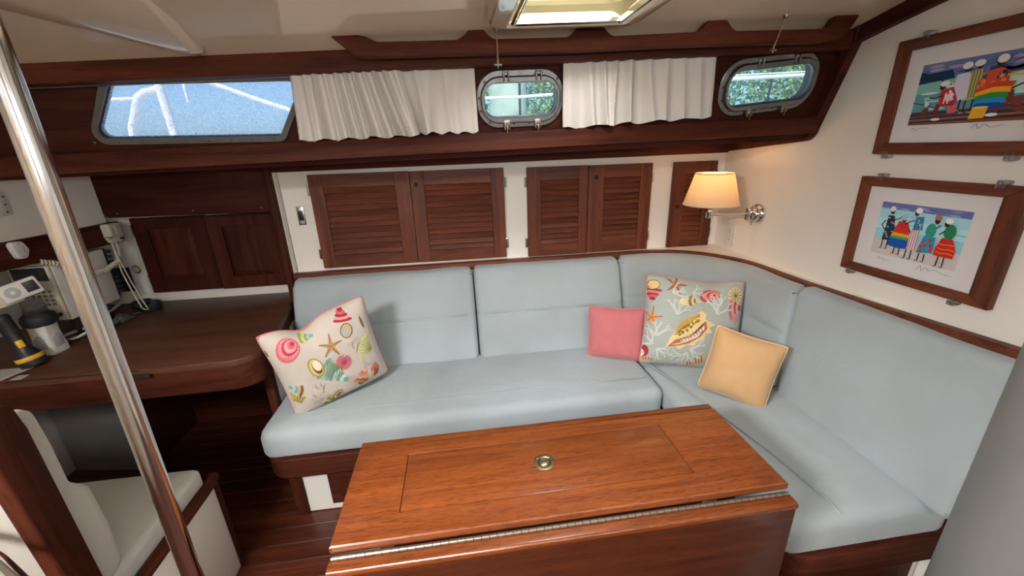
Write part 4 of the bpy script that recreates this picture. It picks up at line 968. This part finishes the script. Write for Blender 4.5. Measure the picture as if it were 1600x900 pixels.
def scallop(k, x, y, r, rot, c1, c2):
    pts = [(x, y)]+[(x+r*(1+.06*(i % 2))*math.cos(rot+t), y+r*(1+.06*(i % 2))*math.sin(rot+t)) for i, t in enumerate([-1.0+2.0*q/14 for q in range(15)])]
    k.blob(pts, c1)
    for q in range(9): t = -.9+1.8*q/8; k.rib([(x, y), (x+r*.95*math.cos(rot+t), y+r*.95*math.sin(rot+t))], r*.035, c2, 5)
def urchin(k, x, y, r, c1, c2, n=12):
    k.ell(x, y, r, r, c1)
    for i in range(n): a = 2*PI*i/n; k.rib([(x+r*.15*math.cos(a), y+r*.15*math.sin(a)), (x+r*.9*math.cos(a), y+r*.9*math.sin(a))], r*.07, c2, 4)
    k.ell(x, y, r*.14, r*.14, c2)
def whelk(k, x0, y0, x1, y1, w_, cols, mouth=None):
    """spiral shell from the wide end (x0,y0) to the tip (x1,y1)"""
    n = len(cols); dx, dy = x1-x0, y1-y0; L_ = math.hypot(dx, dy); a = math.atan2(dy, dx)
    for i, c in enumerate(cols):
        t = i/n; k.ell(x0+dx*t, y0+dy*t, L_/n*.85, w_*(1-t)*.5+w_*.06, c, a)
    if mouth: k.ell(x0-dx*.06, y0-dy*.06, w_*.30, w_*.46, mouth[0], a); k.ell(x0-dx*.08, y0-dy*.08, w_*.18, w_*.32, mouth[1], a); k.ell(x0-dx*.08, y0-dy*.08, w_*.10, w_*.24, mouth[2], a)
# cream pillow
random.seed(3)
FAINT = (.83, .77, .71)
for x, y, s, a in ((640, 380, 42, -2.4), (690, 430, 36, .3), (440, 650, 40, -2.6), (430, 700, 36, 2.6), (610, 610, 36, -.6)): k = iA(); coral(k, x, y, s, FAINT, a); k.done('coral_print', PA)
k = iA(); starfish(k, 482, 345, 76, -1.75, TN_, BR); k.done('starfish_print', PA, 'tan printed starfish')
k = iA(); clam(k, 238, 388, 88, 58, -1.15, [PKc, (.90, .58, .58), (.74, .26, .32), (.92, .62, .62), PKc, (.70, .24, .30)]); k.done('shell_print', PA, 'pink printed clam shell')
k = iA(); whelk(k, 560, 190, 545, 125, 112, [RD, (.86, .60, .58), RD, (.80, .40, .42), RD]); k.ell(580, 250, 40, 46, (.42, .28, .20), .3); k.ell(580, 250, 35, 41, (.80, .66, .48), .3); k.ell(575, 258, 18, 26, (.64, .72, .72), .5); k.done('shell_print', PA, 'red striped printed shell')
k = iA(); whelk(k, 445, 490, 610, 580, 145, [TEA, (.66, .74, .60), TEA, (.44, .60, .62), (.76, .84, .80), TEA, (.76, .84, .80), TEA])
for i in range(7): k.rib([(455+i*16, 432+i*8), (470+i*15, 480+i*8), (455+i*14, 540+i*5)], 5, (.55, .56, .26), 6)
k.ell(395, 482, 44, 66, GR, -.55); k.ell(397, 482, 38, 58, (.86, .74, .50), -.55); k.ell(402, 480, 26, 46, (.50, .32, .20), -.55); k.ell(400, 468, 24, 36, CRM, -.55); k.done('shell_print', PA, 'teal printed whelk shell with open mouth')
k = iA(); urchin(k, 570, 450, 52, (.84, .52, .54), (.68, .24, .34), 14); k.done('urchin_print', PA)
k = iA(); scallop(k, 772, 372, 108, 3.35, (.86, .85, .62), (.62, .60, .24)); k.done('shell_print', PA, 'pale green printed scallop shell')
k = iA(); whelk(k, 300, 285, 375, 262, 70, [(.60, .64, .34), (.80, .80, .50), (.60, .64, .34), (.62, .72, .74), TEA]); k.done('shell_print', PA)
k = iA(); whelk(k, 700, 600, 720, 490, 120, [(.72, .62, .34), (.78, .40, .40), (.88, .62, .58), (.72, .62, .34), (.82, .46, .46), (.90, .68, .62)]); k.blob([(770, 600), (765, 500), (800, 460), (840, 500), (830, 560)], (.82, .44, .42)); k.blob([(768, 600), (775, 520), (800, 530), (800, 580)], (.76, .74, .48))
for i in range(4): k.rib([(800+i*10, 500+i*5), (795+i*10, 570-i*8)], 5, (.66, .26, .28), 4)
for i in range(10): k.ell(685+random.random()*60, 560+random.random()*70, 6, 8, (.50, .42, .18))
k.done('shell_print', PA, 'pink and olive printed conch shell')
k = iA(); whelk(k, 310, 650, 235, 640, 80, [(.50, .34, .22), (.80, .68, .50), TEA, (.70, .80, .80), TEA]); k.blob([(245, 680), (345, 685), (320, 740), (270, 745)], (.72, .66, .34))
for i in range(5): k.rib([(255+i*18, 690), (270+i*10, 738)], 4, OL, 4)
k.done('shell_print', PA)
k = iA(); whelk(k, 520, 715, 470, 770, 90, [(.76, .72, .42), (.62, .58, .24), (.84, .80, .58), (.62, .58, .24)]); k.ell(550, 690, 30, 48, (.60, .42, .24), .3); k.ell(552, 688, 24, 40, (.90, .80, .62), .3); k.ell(555, 686, 16, 28, (.66, .48, .28), .3); k.done('shell_print', PA)
k = iA(); k.ell(72, 345, 26, 30, PKc); k.rib([(60, 330), (85, 365)], 6, RD, 4); k.done('shell_print', PA)
for ex_ in ((195, 247, 26, 12, (.86, .76, .46), -.3), (120, 450, 14, 24, (.45, .35, .28), -.5), (690, 200, 8, 40, BR, -.5)): k = iA(); k.ell(*ex_); k.done('shell_print', PA)
# sage pillow
random.seed(5)
WC = (.80, .81, .77)
for x, y, s, a in ((620, 290, 46, -1.2), (600, 160, 44, -.3), (720, 160, 36, .2), (860, 290, 50, -1.3), (880, 240, 40, -1.8), (490, 420, 52, -1.4), (470, 470, 46, -2.4), (500, 500, 40, .8), (680, 520, 46, 1.9), (700, 500, 44, .5), (650, 540, 40, 2.8)): k = iB(); coral(k, x, y, s, WC, a); k.done('coral_print', PB, 'white printed coral')
k = iB(); starfish(k, 628, 108, 68, -1.2, (.70, .46, .34), (.50, .28, .20)); k.done('starfish_print', PB)
k = iB(); starfish(k, 468, 310, 68, -1.35, (.86, .60, .36), (.62, .30, .18)); k.done('starfish_print', PB, 'orange printed starfish')
k = iB(); whelk(k, 478, 145, 475, 210, 110, [RD, (.84, .56, .52), RD, (.80, .40, .40), RD]); k.ell(485, 112, 46, 30, (.50, .34, .22), -.2); k.ell(486, 112, 41, 26, (.90, .76, .52), -.2); k.done('shell_print', PB, 'red printed shell with cream mouth')
k = iB(); whelk(k, 690, 210, 765, 210, 70, [(.88, .78, .52), (.56, .42, .20), (.86, .76, .50), (.56, .42, .20), (.86, .76, .50)]); k.ell(665, 213, 26, 25, (.92, .84, .62)); k.done('shell_print', PB)
k = iB(); clam(k, 825, 175, 66, 42, -.25, [(.74, .28, .28), (.90, .58, .54), (.76, .30, .30), (.92, .62, .58), (.70, .24, .26)]); k.done('shell_print', PB, 'red ringed printed clam shell')
k = iB(); urchin(k, 985, 185, 52, (.88, .80, .60), (.50, .38, .26), 12); k.done('urchin_print', PB)
k = iB(); whelk(k, 950, 262, 1030, 262, 120, [(.78, .40, .40), (.90, .66, .62), (.74, .30, .32), (.90, .66, .62), (.74, .30, .32)]); k.ell(985, 318, 30, 26, (.80, .60, .56)); k.done('shell_print', PB)
k = iB(); k.blob([(552, 492), (580, 430), (640, 345), (690, 310), (770, 270), (800, 290), (790, 320), (850, 355), (815, 370), (830, 400), (790, 405), (780, 440), (740, 450), (720, 480), (680, 470), (640, 500), (610, 485)], (.92, .80, .58))
k.blob([(600, 415), (635, 345), (690, 310), (760, 285), (760, 330), (700, 370), (640, 405)], (.78, .62, .30))
for i in range(34):
    t = random.random(); s = random.random(); k.ell(615+t*135+s*10, 400-t*100+s*32*(1-abs(t-.5)), 9, 7, random.choice([(.56, .42, .18), (.90, .80, .54), (.66, .50, .22)]), -.6, 8, 1)
k.blob([(560, 485), (610, 440), (690, 420), (760, 370), (790, 330), (800, 370), (760, 420), (690, 462), (620, 478)], (.70, .44, .30)); k.blob([(590, 470), (640, 442), (700, 425), (760, 380), (785, 350), (780, 385), (740, 425), (680, 452), (620, 470)], (.90, .82, .78))
for i in range(9): k.rib([(625+i*17, 440-i*9), (640+i*17, 462-i*8)], 4, (.62, .40, .30), 3)
k.done('shell_print', PB, 'large cream and brown printed conch shell')
k = iB(); k.ell(425, 520, 30, 38, RD); k.ell(410, 535, 20, 24, CRM); k.blob([(410, 545), (500, 575), (510, 590), (400, 580)], (.84, .62, .42)); 
for i in range(5): k.rib([(420+i*18, 552+i*5), (430+i*18, 580)], 5, (.60, .30, .20), 3)
k.done('shell_print', PB)
k = iB(); k.blob([(665, 605), (720, 575), (790, 540), (800, 570), (760, 630), (720, 628)], (.86, .70, .52))
for i in range(6): k.rib([(690+i*16, 590-i*9), (705+i*15, 622-i*6)], 7, (.66, .40, .26), 3)
k.done('shell_print', PB)

# ------------------------------------------------------------------ small things in the chart corner
CZ = .780
# radio control box with keypad
t = thing('radio_set', (-1.70, 1.92, .86), 'ivory radio set with a keypad under the wooden strip of the chart corner', 'radio')
bm = bmesh.new(); bbox(bm, (-1.79, 1.80, .872), (-1.650, 2.06, 1.118), .006, 2); finish('case', bm, M['whitep'], t)
fp = box('keypad_panel', (-1.795, 1.785, .880), (-1.652, 1.802, 1.112), M['ivory'], t, .004)
box('display', (-1.785, 1.782, 1.050), (-1.662, 1.79, 1.105), M['black'], fp, .002)
kb = bmesh.new(); bbox(kb, (-.006, -.003, -.005), (.006, .003, .005), .001, 1); kme = bpy.data.meshes.new('key'); kb.to_mesh(kme); kb.free(); kme.materials.append(M['grey'])
for i in range(5):
    for j in range(4): inst('key', kme, fp, (-1.765+i*.022, 1.784, 1.005-j*.018))
for j in range(2): latheo('knob', [(.008, 0), (.008, .008), (.004, .010)], (-1.70+.028*j, 1.785, .905), M['black'], fp, (0, -1, 0), 12)
box('bracket', (-1.70, 1.84, .78), (-1.68, 2.03, .874), M['black'], t, .002)
bm = bmesh.new()
for q in range(9): bbox(bm, (-1.660, 2.062+.003*q, .90+q*.024), (-1.640, 2.085, .914+q*.024), .001, 1)
bbox(bm, (-1.70, 2.060, .885), (-1.655, 2.075, 1.115)); finish('heat_sink', bm, M['black'], t)
# radio microphone on the strip with coiled cord
t = thing('radio_microphone', (-1.632, 2.105, 1.125), 'ivory radio handset with coiled cord hung on the wooden strip', 'microphone')
bm = bmesh.new(); prism(bm, roundpoly([(2.070, 1.225), (2.145, 1.222), (2.142, 1.165), (2.128, 1.135), (2.085, 1.137), (2.072, 1.165)], .010, 4), YZ, -1.640, -1.602, .006, 3); hb = finish('handset', bm, M['ivory'], t)
bm = bmesh.new()
for q in range(5): bbox(bm, (-1.603, 2.108, 1.185+q*.007), (-1.600, 2.138, 1.188+q*.007))
finish('speaker_slots', bm, M['greyp'], hb); box('talk_key', (-1.604, 2.066, 1.168), (-1.60+.002, 2.085, 1.212), M['ivory'], hb, .002)
box('badge', (-1.6025, 2.112, 1.148), (-1.600, 2.135, 1.156), M['black'], hb, 0)
def coil(pts, R, turns, r, n=None):
    P_ = resample(pts, turns*10); out = []
    for i, p in enumerate(P_):
        tn = (P_[min(i+1, len(P_)-1)]-P_[max(i-1, 0)]).normalized(); a = tn.cross(Vector((.3, .2, 1))).normalized(); b = tn.cross(a)
        th = 2*PI*i/10; out.append(p+a*R*math.cos(th)+b*R*math.sin(th))
    return out
bm = bmesh.new(); tube(bm, [(-1.622, 2.108, 1.137), (-1.622, 2.108, 1.10), (-1.618, 2.10, 1.075)], .005, 8)
finish('cord_relief', bm, M['ivory'], t)
bm = bmesh.new(); tube(bm, coil([(-1.618, 2.10, 1.078), (-1.615, 2.07, 1.050), (-1.622, 2.0, 1.028), (-1.628, 1.93, 1.03), (-1.628, 1.86, 1.075), (-1.632, 1.80, 1.118), (-1.645, 1.76, 1.135)], .0085, 34, .003), .0038, 6); finish('coiled_cord', bm, M['ivory'], t, 60)
# hook with a looped cord
t = thing('lanyard', (-1.63, 2.06, .79), 'beige looped cord hanging from a hook below the radio handset', 'cord')
bm = bmesh.new(); tube(bm, [(-1.645, 2.075, 1.165), (-1.600, 2.070, 1.166), (-1.596, 2.050, 1.162)], .0025, 6); finish('hook', bm, M['steel'], t)
bm = bmesh.new(); tube(bm, resample([(-1.600, 2.055, 1.163), (-1.605, 2.06, 1.10), (-1.612, 2.068, 1.0), (-1.60, 2.075, .88), (-1.588, 2.08, .80), (-1.575, 2.095, .795), (-1.583, 2.09, .84), (-1.597, 2.085, .93), (-1.604, 2.07, 1.05), (-1.598, 2.052, 1.160)], 50), .0028, 6); finish('loop', bm, M['ivory'], t, 60)
# white latch on the strip
t = thing('strip_latch', (-1.64, 1.692, 1.16), 'white oval latch screwed to the wooden strip at the left edge', 'latch')
bm = bmesh.new(); prism(bm, roundpoly([(1.664, 1.232), (1.708, 1.228), (1.722, 1.195), (1.706, 1.165), (1.676, 1.166), (1.668, 1.20)], .012, 4), YZ, -1.644, -1.622, .004, 2); lb = finish('plate', bm, M['whitep'], t)
for z in (1.22, 1.175): latheo('screw', [(.0035, 0), (.0035, .001)], (-1.622, 1.688, z), M['greyp'], lb, (1, 0, 0), 10)
box('slot', (-1.6225, 1.698, 1.182), (-1.621, 1.702, 1.214), M['greyp'], lb, 0)
# lantern with white body, black collar and clear globe
lx2, ly2 = -1.665, 1.690
t = thing('lantern', (lx2, ly2, CZ), 'white lantern with black collar and clear ribbed top on the chart table', 'lantern')
bm = bmesh.new(); loft(bm, [[Vector((lx2+x, ly2+y, CZ+z)) for x, y in rrect(w1, w1, .012, 4)] for w1, z in ((.074, .0005), (.074, .02), (.068, .05), (.064, .09), (.066, .122))], True, True); lb = finish('body', bm, M['whitep'], t)
for a in range(4):
    q = a*PI/2; bm = bmesh.new(); prism(bm, [(-.022, .02), (.022, .02), (.019, .07), (0, .085), (-.019, .07)], lambda x, z, y: Vector((lx2+x*math.cos(q)-y*math.sin(q), ly2+x*math.sin(q)+y*math.cos(q), CZ+z)), -.0365, -.030, .003, 2); finish('recess', bm, M['greyp'], lb)
latheo('collar', [(.038, .118), (.050, .126), (.053, .145), (.049, .160), (.036, .172), (.032, .176)], (lx2, ly2, CZ), M['blackmat'], t)
latheo('globe', [(.034, .172), (.035, .180), (.032, .184), (.034, .190), (.031, .195), (.033, .201), (.030, .206), (.031, .215), (.029, .222)], (lx2, ly2, CZ), M['ribbed'], t)
# white music player in a holder on top of the lantern
mc = Vector((-1.680, 1.640, CZ+.225))
ay = Vector((.62, .74, .22)).normalized(); an = Vector((.70, -.70, .1)); an = (an-ay*an.dot(ay)).normalized(); az = an.cross(ay)*-1
if az.z < 0: az = -az
t = thing('music_player', mc, 'white music player with grey click wheel resting on the lantern', 'music player')
def mp_box(nm, x0, x1, z0, z1, y0, y1, mat, par, bev=.005):
    bm = bmesh.new(); bbox(bm, (x0, y0, z0), (x1, y1, z1), bev, 3, lambda v: mc+Vector((0, 0, .040))+ay*v.x+az*v.z+an*v.y); return finish(nm, bm, mat, par)
bd = mp_box('body', -.020, .088, -.032, .034, -.012, .010, M['whitep'], t)
mp_box('holder', -.085, .030, -.040, .030, -.026, .002, M['ivory'], t, .008)
mp_box('screen', .046, .080, -.018, .022, .0095, .0112, M['black'], bd, .001)
mp_box('holder_window', -.070, -.058, -.018, .012, .0015, .0030, M['black'], t, .001)
latheo('click_wheel', [(.021, 0), (.021, .0012), (.019, .0016)], mc+Vector((0, 0, .040))+ay*.012+an*.0098, M['greyp'], bd, an, 28); latheo('centre_button', [(.007, 0), (.007, .0022)], mc+Vector((0, 0, .040))+ay*.012+an*.0098, M['whitep'], bd, an, 20)
# flashlight leaning, lens down
b0 = Vector((-1.625, 1.570, CZ+.003)); fax = Vector((-.22, .02, .97)).normalized()
t = thing('flashlight', b0, 'black flashlight with yellow ring and switch standing on its lens', 'flashlight')
latheo('head', [(.034, .002), (.037, .004), (.0385, .03), (.036, .046)], b0, M['black'], t, fax); latheo('ring', [(.0385, .026), (.0395, .028), (.0395, .040), (.038, .042)], b0, M['yellow'], t, fax)
latheo('barrel', [(.035, .046), (.030, .058), (.024, .072), (.0225, .10), (.0225, .19), (.024, .194), (.022, .205), (.018, .209)], b0, M['black'], t, fax)
bm = bmesh.new(); sd = Vector((.75, -.66, .1)); sd = (sd-fax*sd.dot(fax)).normalized(); sx_ = fax.cross(sd); bbox(bm, (-.010, .016, .078), (.010, .029, .108), .004, 3, lambda v: b0+sx_*v.x+sd*v.y+fax*v.z); finish('switch', bm, M['yellow'], t)
# black round pots
for (x, y, r, lbl) in ((-1.648, 2.165, .042, 'black round pot half hidden behind a second one on the chart table'), (-1.583, 2.135, .040, 'black round pot in front of its twin on the chart table')):
    t = thing('round_pot', (x, y, CZ), lbl, 'pot', 'black pots on the chart table')
    latheo('bowl', [(r*.9, .001), (r, .006), (r, .034), (r*.88, .034), (r*.84, .010)], (x, y, CZ), M['blackmat'], t, seg=28); tubeo('rim', [(x+r*.97*math.cos(2*PI*q/28), y+r*.97*math.sin(2*PI*q/28), CZ+.034) for q in range(28)], .0035, M['black'], t, 6, True)
# crumpled plastic bag, cables, papers
bm = bmesh.new(); G_ = [[bm.verts.new((-1.66+.07*i/10+.01*noise.noise((i, j, 1)), 1.95+.09*j/10, CZ+.006+.035*max(0, math.sin(PI*i/10)*math.sin(PI*j/10))*(.6+.8*abs(noise.noise((i*.6, j*.6, 5)))))) for i in range(11)] for j in range(11)]
for j in range(10):
    for i in range(10): bm.faces.new((G_[j][i], G_[j][i+1], G_[j+1][i+1], G_[j+1][i]))
r = bmesh.ops.extrude_face_region(bm, geom=bm.faces[:]); bmesh.ops.translate(bm, vec=(0, 0, .001), verts=[q for q in r['geom'] if isinstance(q, bmesh.types.BMVert)])
tag(finish('plastic_bag', bm, M['ribbed'], None, 0), 'crumpled clear plastic bag on the chart table under the hanging cord', 'bag')
tag(tubeo('power_cable', resample([(-1.69, 1.78, CZ+.006), (-1.66, 1.80, CZ+.012), (-1.645, 1.84, CZ+.02), (-1.65, 1.90, CZ+.022), (-1.68, 1.94, CZ+.01)], 24), .0055, M['whitep'], None, 8), 'short white cable curling out beside the lantern', 'cable')
tag(tubeo('power_cable', resample([(-1.70, 1.76, CZ+.006), (-1.62, 1.86, CZ+.006), (-1.60, 1.94, CZ+.006), (-1.66, 2.04, CZ+.006), (-1.60, 2.08, CZ+.006), (-1.69, 2.12, CZ+.03)], 40), .006, M['black'], None, 8), 'black cable lying on the chart table behind the plastic bag', 'cable')
tag(tubeo('power_cable', resample([(-1.72, 1.80, CZ+.02), (-1.66, 1.90, CZ+.03), (-1.68, 2.0, CZ+.045), (-1.70, 2.1, CZ+.05), (-1.75, 2.2, CZ+.09)], 40), .007, M['greyp'], None, 8), 'grey cable running along under the radio set', 'cable')
tag(box('booklet', (-1.74, 1.462, CZ+.0002), (-1.635, 1.555, CZ+.004), M['paper'], None, .001, 1, lambda v: Vector((v.x+(v.y-1.5)*.3, v.y, v.z))), 'thin grey booklet at the left end of the chart table', 'booklet')
tag(box('note_card', (-1.615, 1.462, CZ+.0002), (-1.58, 1.495, CZ+.0018), M['paper'], None, .0004, 1), 'small card on the chart table in front of the flashlight', 'card')
# things on the recess wall
t = thing('vent_plate', (-1.765, 2.262, .845), 'square black vent plate low on the white wall of the chart corner', 'vent')
box('plate', (-1.80, 2.256, .846), (-1.722, 2.2618, .976), M['black'], t, .001)
for q in range(5): box('slat', (-1.795, 2.253, .857+q*.023), (-1.727, 2.257, .863+q*.023), M['blackmat'], t, .001)
t = thing('thermostat_dial', (-1.690, 2.262, .94), 'round grey dial on the white wall beside the raised-panel locker', 'dial')
latheo('escutcheon', [(.022, 0), (.022, .003), (.018, .005)], (-1.690, 2.262, .962), M['bronze'], t, (0, -1, 0)); latheo('grip', [(.014, .004), (.014, .012), (.011, .015)], (-1.690, 2.262, .962), M['greyp'], t, (0, -1, 0))
# switch plate and hanging cloth on the left panel
t = thing('small_plate', (-1.66, 1.715, 1.32), 'white screw plate on the cream panel at the left edge', 'plate')
box('plate', (-1.6598, 1.67, 1.322), (-1.656, 1.752, 1.405), M['whitep'], t, .001)
for q in range(3): latheo('screw', [(.003, 0), (.003, .0015)], (-1.656, 1.742-.003*q, 1.388-.027*q), M['black'], t, (1, 0, 0), 8)
t = thing('hanging_pouch', (-1.65, 1.82, 1.50), 'amber and dark green pouch hanging at the far left below the window', 'pouch')
bm = bmesh.new(); bbox(bm, (-1.656, 1.775, 1.535), (-1.628, 1.852, 1.64), .012, 3, lambda v: Vector((v.x, v.y+(v.z-1.58)*-.25, v.z))); pb = finish('body', bm, M['amber'], t)
bm = bmesh.new(); bbox(bm, (-1.656, 1.75, 1.505), (-1.636, 1.818, 1.55), .010, 3); finish('flap', bm, M['teal'], pb)
tubeo('strap', [(-1.650, 1.80, 1.63), (-1.648, 1.815, 1.70), (-1.655, 1.82, 1.72)], .004, M['black'], t, 6)
# brass cup-hook screws under the shelf
b = bmesh.new(); lathe(b, [(.0045, 0), (.0045, .003), (.002, .006)], (0, 0, 0), (0, -1, 0), 8); smm = bpy.data.meshes.new('peg'); b.to_mesh(smm); b.free(); smm.materials.append(M['steel'])
up_panel = bpy.data.objects['trim_11']
for x in (-1.62, -1.48, -1.33, -1.19, -1.05, -.93): inst('peg', smm, up_panel, (x, 2.145, 1.470))
for x, z in ((-1.60, 1.262), (-1.27, 1.262), (-.96, 1.260)): inst('peg', smm, up_panel, (x, 2.145, z))

# ------------------------------------------------------------------ outside, seen through the windows
bm = bmesh.new(); bbox(bm, (-2.6, 1.66, 1.515), (2.2, 2.7, 1.53)); finish('deck_side', bm, M['deck'], kind='structure')
t = thing('deck_rail', (-1.2, 2.5, 1.53), 'white tubular deck rail seen through the big slanted window', 'rail')
tubeo('hoop', resample([(-1.715, 2.55, 1.50), (-1.690, 2.55, 1.66), (-1.620, 2.55, 1.805), (-1.575, 2.55, 1.832), (-1.50, 2.55, 1.845)], 30), .019, M['railw'], t)
tubeo('post', [(-1.49, 2.55, 1.50), (-1.503, 2.55, 1.90)], .021, M['railw'], t); tubeo('post', [(-1.382, 2.55, 1.78), (-1.382, 2.55, 1.90)], .007, M['railw'], t)
tubeo('brace', [(-.80, 2.55, 1.70), (-1.04, 2.55, 1.788), (-1.30, 2.55, 1.89)], .013, M['railw'], t); tubeo('brace', [(-1.80, 2.55, 1.798), (-1.62, 2.55, 1.801)], .010, M['railw'], t)
t = thing('lifeline', (.9, 2.6, 1.7), 'white lifeline wires with dark stanchion seen through the portlights', 'lifeline')
tubeo('wire', [(-.2, 2.6, 1.775), (.36, 2.6, 1.778), (.6, 2.6, 1.79)], .009, M['railw'], t); tubeo('wire', [(1.3, 2.6, 1.845), (2.6, 2.6, 1.885)], .012, M['railw'], t); tubeo('wire', [(1.3, 2.6, 1.865), (2.6, 2.6, 1.905)], .004, M['railw'], t)
tubeo('stanchion', [(.405, 2.62, 1.5), (.407, 2.62, 2.0)], .0075, M['black'], t); tubeo('stanchion', [(2.02, 2.62, 1.5), (2.04, 2.62, 2.1)], .0075, M['black'], t)
bm = bmesh.new(); lathe(bm, [(.19, 0), (.19, .8), (.185, 3.0), (.16, 3.1)], (.56, 4.4, -.5), (0, 0, 1), 24); tag(finish('dock_piling', bm, M['pile']), 'pale weathered dock piling seen through the middle portlight', 'piling')
bm = bmesh.new(); bbox(bm, (-30, 2.8, -.6), (60, 40, -.5)); finish('ground', bm, M['leaf'], kind='structure')
lb_ = bmesh.new(); rnd = random.Random(2)
for i in range(9000):
    a = rnd.uniform(0, 2*PI); e = rnd.uniform(-1, 1); rr_ = (rnd.random()**.4)
    p = Vector((2.3*rr_*math.sqrt(1-e*e)*math.cos(a), 1.4*rr_*math.sqrt(1-e*e)*math.sin(a), 3.2*rr_*e))
    q = Matrix.Rotation(rnd.uniform(0, 6), 3, Vector((rnd.uniform(-1, 1), rnd.uniform(-1, 1), rnd.uniform(-1, 1))).normalized()); s = rnd.uniform(.045, .09)
    lb_.faces.new([lb_.verts.new(p+q @ Vector(v)*s) for v in ((-1, 0, 0), (0, -.5, .1), (1, 0, 0), (0, .5, .1))])
fol = bpy.data.meshes.new('foliage'); lb_.to_mesh(fol); lb_.free(); fol.materials.append(M['leaf'])
tk = bmesh.new(); tube(tk, [(0, 0, -3.4), (.05, 0, -1), (-.05, 0, 2)], .14, 8, radii=[.18, .13, .05]); trk = bpy.data.meshes.new('trunk'); tk.to_mesh(trk); tk.free(); trk.materials.append(M['bark'])
for i, (x, y, s, lbl) in enumerate([(.3, 13, 1.0, 'leafy green tree ashore behind the dock piling'), (3.4, 13.5, 1.2, 'leafy green tree ashore just right of the dock piling'),
                                   (8.5, 13.2, 1.2, 'leafy green tree ashore filling the left of the portlight nearest the bulkhead'), (11.9, 13.6, 1.2, 'leafy green tree ashore filling the right of the portlight nearest the bulkhead')]):
    t = thing('tree', (x, y, -.5), lbl, 'tree', 'trees ashore')
    inst('foliage', fol, t, (x, y, 2.9), (0, 0, i*1.3), (s, s, s)); inst('trunk', trk, t, (x, y, 2.9))
